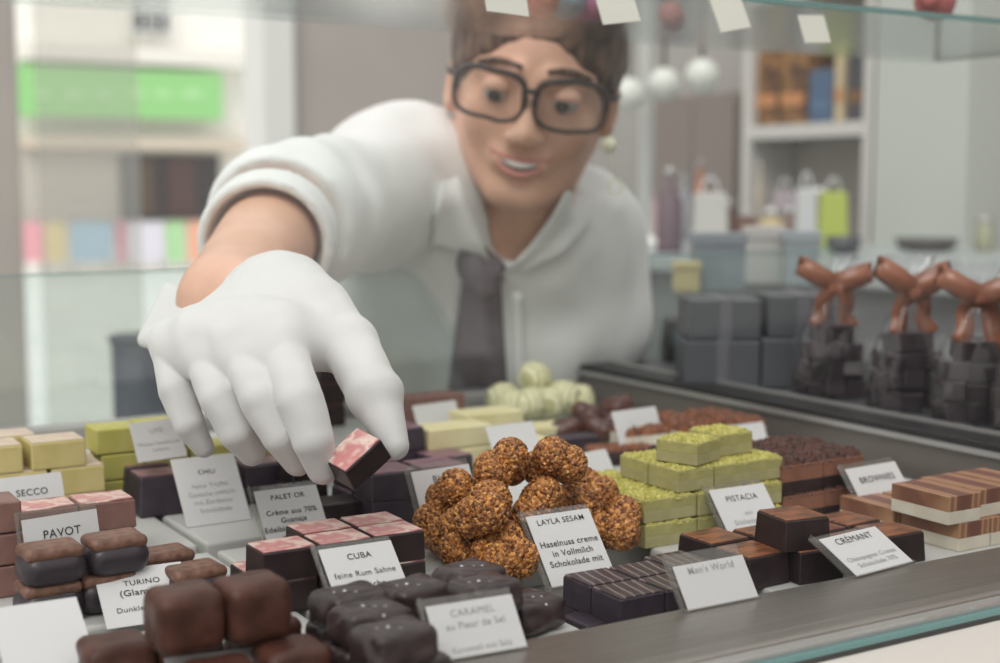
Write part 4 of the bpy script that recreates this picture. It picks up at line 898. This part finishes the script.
struct(bx('wall_added_front', -4, XW+.2, -3.6, -3.5, -.95, .22, mat('dark_reflection_blocker', (.06, .06, .06), .7)))  # unseen dark wall, added to keep bright reflections off the lower front glass
struct(bx('trim_1', xb, xa, YW-.05, YW+.12, -.95, 1.9, WFR, None, .01)); struct(bx('trim_2', xd, xc, YW-.02, YW+.12, -.95, 1.9, TAUPE, None, .01))
xm = WY(118, 200, YW).x
w1 = tag(empty('door_1', (xc, YW-.25, -.95)), 'glass door leaf standing half open'); struct(w1)
bx('door_glass', .0, xm-xc, 0, .01, .0, 2.7, clear_mat('door_glass_reflection_haze', (.92, .92, .90), .16, .05, 1.5, (.75, .74, .70)), w1)  # the pane's pale reflection is put in as diffuse haze
struct(bx('wall_added_right', XW-.03, XW, -3.5, .45, -.95, .22, MATS['dark_reflection_blocker']))  # unseen dark panel, added so the front glass reflects less at the right
# street outside
struct(bx('ground', -8, 26, YW+.15, 40, -1.3, -1.2, mat('pale_street', (.62, .64, .62), .8, col2=(.7, .71, .69), scale=2)))
YF2 = 24.0
def fr(px0, px1, py0, py1): a = WY(px0, py1, YF2); b = WY(px1, py0, YF2); return a.x, b.x, a.z, b.z
fac = tag(empty('building', (8, YF2+.2, -1.2)), 'cream building across the street with a green sign', 'building')
def fpart(name, r, y0, y1, m): return bx(name, r[0]-8, r[1]-8, y0-.2, y1-.2, r[2]+1.2, r[3]+1.2, m, fac)
CREAMW = mat('cream_facade', (.92, .90, .85), .8)
bx('facade', -14, 14, 0, 3, 0, 12, CREAMW, fac)
fpart('cornice', fr(20, 262, 54, 60), -.35, .2, mat('white_cornice', (.82, .8, .74), .7)); fpart('sill_band', fr(20, 250, 140, 148), -.35, .2, mat('tan_band', (.62, .54, .44), .7))
wn = fpart('window', fr(128, 170, -10, 36), -.08, .2, WFR); wp = fpart('pane', fr(133, 165, -6, 31), -.11, -.06, mat('dark_pane', (.05, .06, .07), .2))
for px in (143, 154): fpart('glazing_bar', fr(px, px+1.6, -6, 31), -.16, -.1, WFR).parent = wn
fpart('glazing_bar', fr(133, 165, 10, 12), -.16, -.1, WFR).parent = wn; wp.parent = wn
gs = fpart('green_sign', fr(14, 216, 74, 116), -.3, .0, mat('bright_green_sign', (.28, .62, .22), .5))
for px, w in ((30, 16), (60, 20), (92, 14), (122, 18), (150, 14), (176, 20)): fpart('sign_lettering', fr(px, px+w, 92, 99), -.32, -.29, mat('pale_sign_letters', (.42, .74, .36), .5)).parent = gs
fpart('shop_window_frame', fr(112, 222, 150, 224), -.1, .1, mat('pale_shop_frame', (.6, .58, .52), .6)); swn = fpart('shop_window', fr(119, 216, 155, 220), -.16, -.05, mat('dark_shop_window', (.02, .014, .014), .25))
for px, w, c in ((140, 8, (.10, .06, .03)), (165, 26, (.06, .022, .018)), (124, 10, (.06, .07, .07))): fpart('window_display', fr(px, px+w, 160, 215), -.2, -.14, mat('display_%d' % px, c, .5)).parent = swn
fpart('plaster_panel', fr(18, 112, 150, 220), -.12, .1, mat('beige_panel', (.50, .47, .42), .8))
for i, (a, b, col, nm) in enumerate(((20, 44, (.75, .35, .40), 'rose'), (44, 66, (.75, .62, .32), 'sand yellow'), (70, 112, (.35, .55, .72), 'light blue'), (118, 124, (.7, .2, .35), 'narrow crimson'), (128, 164, (.70, .68, .78), 'lavender white'), (166, 184, (.4, .68, .35), 'fresh green'), (188, 201, (.85, .42, .28), 'orange'), (202, 216, (.8, .72, .2), 'bright yellow'))):
    r = (WY(a, 262, 23.0).x, WY(b, 222, 23.0).x, WY(a, 262, 23).z, WY(b, 222, 23).z); e = tag(empty('poster_board', ((r[0]+r[1])/2, 23.0, -1.2)), '%s poster board standing before the building across the street' % nm, 'poster board', 'coloured poster boards across the street')
    w = (r[1]-r[0])/2*.96; bx('panel', -w, w, -.03, .03, r[2]+1.2, r[3]+1.2, mat('board_%d' % i, col, .6), e)
    for s in (-1, 1): bx('leg', s*w*.8-.02, s*w*.8+.02, -.02, .02, 0, r[2]+1.25, ALU, e)
nb = G(140, 400, -.6); b0 = P(142, 380, 2.4)
bin_ = tag(empty('litter_bin', (b0.x, b0.y, -.95)), 'slim dark navy bin on the floor behind the glove cuff', 'bin')
vs, fs = lathe([(.04, 0), (.045, .5), (.05, b0.z+.95+.07), (.047, b0.z+.95+.075), (.0001, b0.z+.95+.06)], 24); py_obj('bin_body', vs, fs, mat('navy_plastic', (.02, .025, .05), .45), bin_, True)
vs, fs = tube([(.05*cos(a), .05*sin(a), b0.z+.95+.072) for a in [2*pi*i/24 for i in range(24)]], .006, 8, True); py_obj('bin_rim', vs, fs, mat('navy_plastic', (0, 0, 0)), bin_, True)
# right side: shelving on the wall, pillar, counter
def wz(py, d): return H-(py-185)/1400*d*1.0
dep = .16; p0 = WX(742, 130, XW-dep); p1 = WX(872, 130, XW-dep); y1_, y0_ = p0.y, p1.y
su = tag(empty('wall_shelf_unit', (XW-dep, (y0_+y1_)/2, -.95)), 'white open shelf unit on the right wall holding books and bags', 'shelf unit')
hw = (y1_-y0_)/2; SHW = mat('white_shelf_board', (.60, .59, .56), .5)
bx('side_panel', 0, dep-.005, hw-.03, hw, 0, 2.35, SHW, su); bx('side_panel', 0, dep-.005, -hw, -hw+.03, 0, 2.35, SHW, su)
ZS = WX(810, 128, XW-dep).z
for z in (ZS-.45, ZS, ZS+.34): bx('shelf_board', 0, dep-.005, -hw+.03, hw-.03, z+.95-.022, z+.95+.012, SHW, su)
bx('back_panel', dep-.01, dep-.004, -hw, hw, 0, 2.35, mat('shelf_back', (.40, .38, .35), .6), su)
def upbox(name, px0, px1, z0, h, m, lab, cat, dx=.02, rnd=.004, parts=None, group=None):
    a = WX(px0, 150, XW-dep+dx); b = WX(px1, 150, XW-dep+dx); w = (a.y-b.y); e = tag(empty(name, (XW-dep+dx+.055, (a.y+b.y)/2, z0)), lab, cat, group)
    bx('body', -.05, .05, -w/2, w/2, 0, h, m, e, rnd)
    bx('front_band', -.052, -.049, -w/2*.8, w/2*.8, h*.25, h*.42, parts or PAPER, e); return e
GOLD = mat('gold_brown_pattern', (.30, .15, .05), .5, col2=(.09, .04, .02), scale=30); ORG = mat('orange_band', (.55, .25, .1), .5)
upbox('gift_box', 752, 775, ZS+.013, .19, GOLD, 'gold brown patterned box on the upper shelf, left', 'box', parts=ORG); upbox('gift_box', 777, 803, ZS+.013, .185, GOLD, 'gold brown patterned box on the upper shelf, beside the blue one', 'box', parts=ORG)
upbox('gift_box', 806, 829, ZS+.013, .13, mat('blue_box', (.07, .13, .22), .5), 'muted blue box on the upper shelf', 'box', parts=mat('blue_band', (.1, .18, .3), .5)); upbox('gift_box', 831, 840, ZS+.013, .19, mat('cream_box', (.55, .45, .28), .5), 'narrow cream box on the upper shelf', 'box', parts=ORG)
upbox('gift_box', 844, 866, ZS+.013, .17, mat('slate_box', (.06, .06, .07), .5), 'dark slate box at the right end of the upper shelf', 'box', parts=GOLD)
# pillar
pa = WX(874, 130, XW-.2).y; pb = WX(966, 130, XW-.2).y
struct(bx('trim_3', XW-.2, XW, pb, pa, -.95, 1.9, mat('pale_green_grey_pillar', (.50, .53, .49), .7), None, .005))
# far counter along the wall
CT = .085
ctr = tag(empty('side_counter', (2.1, 2.3, -.95)), 'long grey counter along the right wall behind the case', 'counter')
bx('counter_body', -.42, .34, -1.75, 1.98, 0, CT+.95-.03, mat('counter_grey', (.17, .18, .185), .5), ctr); bx('worktop', -.45, .34, -1.78, 2.0, CT+.95-.03, CT+.95, mat('grey_worktop', (.36, .40, .40), .3), ctr, .004)
def stand(name, kind, px, py, zt, col, lab, cat, w=.05, h=.12, x=None, rough=.5, group=None):
    """a standing thing on the counter: px, py is its foot"""
    v = ray(px, py); c = CAM+v*((CT-H)/v.z); c.x = min(c.x, XW-w-.21 if c.y < pa+.1 else XW-dep-w-.01)
    if c.x > 2.38: c.x = 2.38
    c = CAM+v*(c.x/v.x); e = tag(empty(name, (c.x, c.y, CT)), lab, cat, group); m = mat(name+'_%d' % int(px), col, rough)
    if kind == 'bottle': 
        vs, fs = lathe([(w*.5, 0), (w*.52, h*.05), (w*.52, h*.6), (w*.2, h*.76), (w*.17, h*.92)], 18); py_obj('glass_body', vs, fs, m, e, True); vs, fs = lathe([(w*.2, h*.90), (w*.2, h)], 12); py_obj('cap', vs, fs, ALU, e, True)
    elif kind == 'bag':
        bm = bmesh.new(); box(bm, -w/2, w/2, -w*.3, w*.3, 0, h*.8, .004, 2, .15); bm_obj('paper_bag', bm, m, e); vs, fs = tube([(w*.22*cos(pi*i/10)*-1, 0, h*.8+h*.2*sin(pi*i/10)) for i in range(11)], .003, 6); py_obj('handle', vs, fs, PAPER, e, True); e.rotation_euler.z = -YAW
    elif kind == 'bowl':
        vs, fs = lathe([(w*.3, 0), (w*.45, h*.3), (w*.5, h), (w*.46, h), (w*.4, h*.4), (.0001, h*.2)], 22); py_obj('bowl', vs, fs, m, e, True)
    elif kind == 'jar':
        vs, fs = lathe([(w*.45, 0), (w*.5, h*.1), (w*.5, h*.7), (w*.4, h*.82)], 18); py_obj('jar_body', vs, fs, m, e, True); vs, fs = lathe([(w*.44, h*.8), (w*.44, h)], 18); py_obj('lid', vs, fs, ALU, e, True)
    elif kind == 'box':
        bm = bmesh.new(); box(bm, -w/2, w/2, -w*.35, w*.35, 0, h, .003, 2); bm_obj('carton', bm, m, e); bm = bmesh.new(); box(bm, -w/2-.002, w/2+.002, -w*.35-.002, w*.35+.002, h*.82, h+.004, .002, 2); bm_obj('lid', bm, m, e); e.rotation_euler.z = -YAW
    return e
for a in (('paper_bag', 'bag', 709, 252, 0, (.50, .50, .47), 'pale grey paper bag on the counter, left group', 'bag', .075, .15), ('paper_bag', 'bag', 805, 250, 0, (.55, .57, .57), 'tall white paper bag below the shelf', 'bag', .045, .16), ('gift_bag', 'bag', 832, 246, 0, (.42, .50, .10), 'lime green gift bag below the shelf', 'bag', .065, .15),
          ('paper_bag', 'bag', 746, 244, 0, (.16, .08, .055), 'brown paper bag on the counter', 'bag', .05, .08), ('jar', 'jar', 771, 252, 0, (.50, .40, .22), 'sand coloured jar on the counter', 'jar', .045, .09), ('jar', 'jar', 789, 244, 0, (.22, .15, .13), 'dark brown jar on the counter beside the sand coloured one', 'jar', .035, .085),
          ('bottle', 'bottle', 669, 252, 0, (.14, .10, .12), 'plum coloured bottle right of the shoulder', 'bottle', .05, .17), ('bottle', 'bottle', 699, 238, 0, (.5, .16, .06), 'orange bottle behind the pale grey bag', 'bottle', .025, .20), ('bottle', 'bottle', 650, 243, 0, (.70, .50, .50), 'pink white bottle beside the earring', 'bottle', .032, .15),
          ('jar', 'jar', 726, 240, 0, (.13, .07, .06), 'dark jar between the pale grey bag and the brown bag', 'jar', .05, .10), ('bottle', 'bottle', 759, 238, 0, (.40, .36, .30), 'beige bottle behind the brown paper bag', 'bottle', .035, .19), ('paper_bag', 'bag', 784, 236, 0, (.42, .36, .40), 'lilac grey paper bag left of the tall white one', 'bag', .06, .15),
          ('bottle', 'bottle', 684, 240, 0, (.30, .30, .33), 'slate bottle left of the pale grey bag', 'bottle', .04, .16), ('jar', 'jar', 818, 240, 0, (.20, .12, .08), 'brown jar behind the lime green bag', 'jar', .05, .13),
          ('bowl', 'bowl', 843, 254, 0, (.07, .075, .085), 'dark bowl below the lime green bag', 'bowl', .07, .035), ('bowl', 'bowl', 926, 250, 0, (.09, .085, .08), 'flat dark bowl right of the pillar foot', 'bowl', .13, .025), ('jar', 'jar', 984, 248, 0, (.35, .36, .25), 'olive jar at the right picture edge', 'jar', .04, .07),
          ('carton', 'box', 717, 290, 0, (.20, .23, .26), 'blue grey carton on the counter', 'carton', .065, .07), ('carton', 'box', 800, 286, 0, (.30, .34, .36), 'light blue grey carton on the counter', 'carton', .045, .07), ('carton', 'box', 763, 284, 0, (.45, .44, .42), 'pale carton between the blue grey ones', 'carton', .05, .075), ('carton', 'box', 686, 292, 0, (.55, .45, .22), 'cream yellow carton on the counter', 'carton', .032, .035)):
    stand(*a)
q0 = WX(652, 130, XW-.1); q1 = WX(736, 130, XW-.1); cb = tag(empty('tall_cupboard', (XW-.1, (q0.y+q1.y)/2, -.95)), 'taupe tall cupboard on the right wall between lamps and shelf unit', 'cupboard'); hw = (q0.y-q1.y)/2
bx('carcass', .012, .095, -hw, hw, 0, 1.42, mat('taupe_cupboard', (.235, .20, .18), .55), cb); bx('door', 0, .011, -hw+.01, -.003, .05, 1.40, MATS['taupe_cupboard'], cb, .003); bx('door', 0, .011, .003, hw-.01, .05, 1.40, MATS['taupe_cupboard'], cb, .003)
for s in (-1, 1): bx('handle', -.012, -.004, s*.03-.004, s*.03+.004, 1.10, 1.22, ALU, cb, .002)
# white pole and globe lamps
pp = WX(645, 200, 1.9); pole = tag(empty('white_pole', (pp.x, pp.y, CT)), 'thin white pole right behind the ear', 'pole'); vs, fs = lathe([(.016, 0), (.016, 1.6)], 14); py_obj('pole_tube', vs, fs, WFR, pole, True); vs, fs = lathe([(.05, 0), (.05, .01), (.018, .02)], 18); py_obj('pole_foot', vs, fs, WFR, pole, True)
LAMPM = mat('milky_glass_globe', (.66, .68, .63), .3)
for px, py, r, lab in ((628, 95, .037, 'white globe lamp nearest to the head'), (664, 84, .035, 'middle white globe lamp'), (702, 76, .037, 'white globe lamp farthest right')):
    c = P(px, py, 3.0); e = tag(empty('globe_lamp', c), lab, 'lamp', 'globe lamps hanging behind the person'); vs, fs = lathe([(.0001, -r)]+[(r*sin(pi*k/12), -r*cos(pi*k/12)) for k in range(1, 12)]+[(.0001, r)], 22); py_obj('globe', vs, fs, LAMPM, e, True)
    vs, fs = tube([(0, 0, r*.95), (0, 0, 1.9-c.z)], .004, 6); py_obj('cord', vs, fs, BLK, e, True)
# pelmet band over the wall behind the lamps and a notice by the pillar
q = WX(985, 138, XW-.005); nb = tag(empty('notice_sheet', (XW-.006, q.y, q.z-.045)), 'bluish white notice sheet on the wall at the right edge', 'notice'); bx('sheet', -.001, .001, -.05, .06, 0, .10, mat('blue_white_paper', (.68, .74, .84), .6), nb)
# slate gift boxes on the side shelf
SL = mat('slate_gift_box', (.065, .07, .082), .5, col2=(.085, .09, .1), scale=6); SL2 = mat('slate_ribbon', (.13, .13, .15), .4)
for px, py, d, w, h, rz, lab in ((716, 388, 1.36, .072, .045, -31, 'slate gift box on the side shelf, lower left'), (718, 345, 1.36, .068, .038, -28, 'slate gift box stacked on the left one'), (793, 388, 1.36, .072, .047, -33, 'slate gift box on the side shelf, lower right'), (795, 338, 1.36, .066, .040, -30, 'slate gift box stacked on the right one')):
    c = P(px, py, d); z = .0285 if py > 360 else (.0285+.0455 if px < 750 else .0285+.0475); e = tag(empty('gift_box', (c.x, c.y, z), R(rz)), lab, 'box', 'slate gift boxes on the side shelf')
    bx('carton', -w/2, w/2, -w/2, w/2, 0, h, SL, e, .002); bx('ribbon', -.006, .006, -w/2-.0008, w/2+.0008, -.0, h+.0008, SL2, e, .0003)
c = P(640, 368, 1.62); e = tag(empty('card_reader', (c.x, min(c.y, 1.22), .0285), -YAW), 'black card reader beside the tie wearer\'s elbow on the side shelf', 'card reader'); bm = bmesh.new(); box(bm, -.02, .02, -.03, .03, 0, .045, .004, 3, .15); bm_obj('reader_body', bm, BLK, e); bx('screen', -.014, .014, -.0305, -.028, .018, .036, mat('reader_screen', (.08, .12, .12), .2), e)
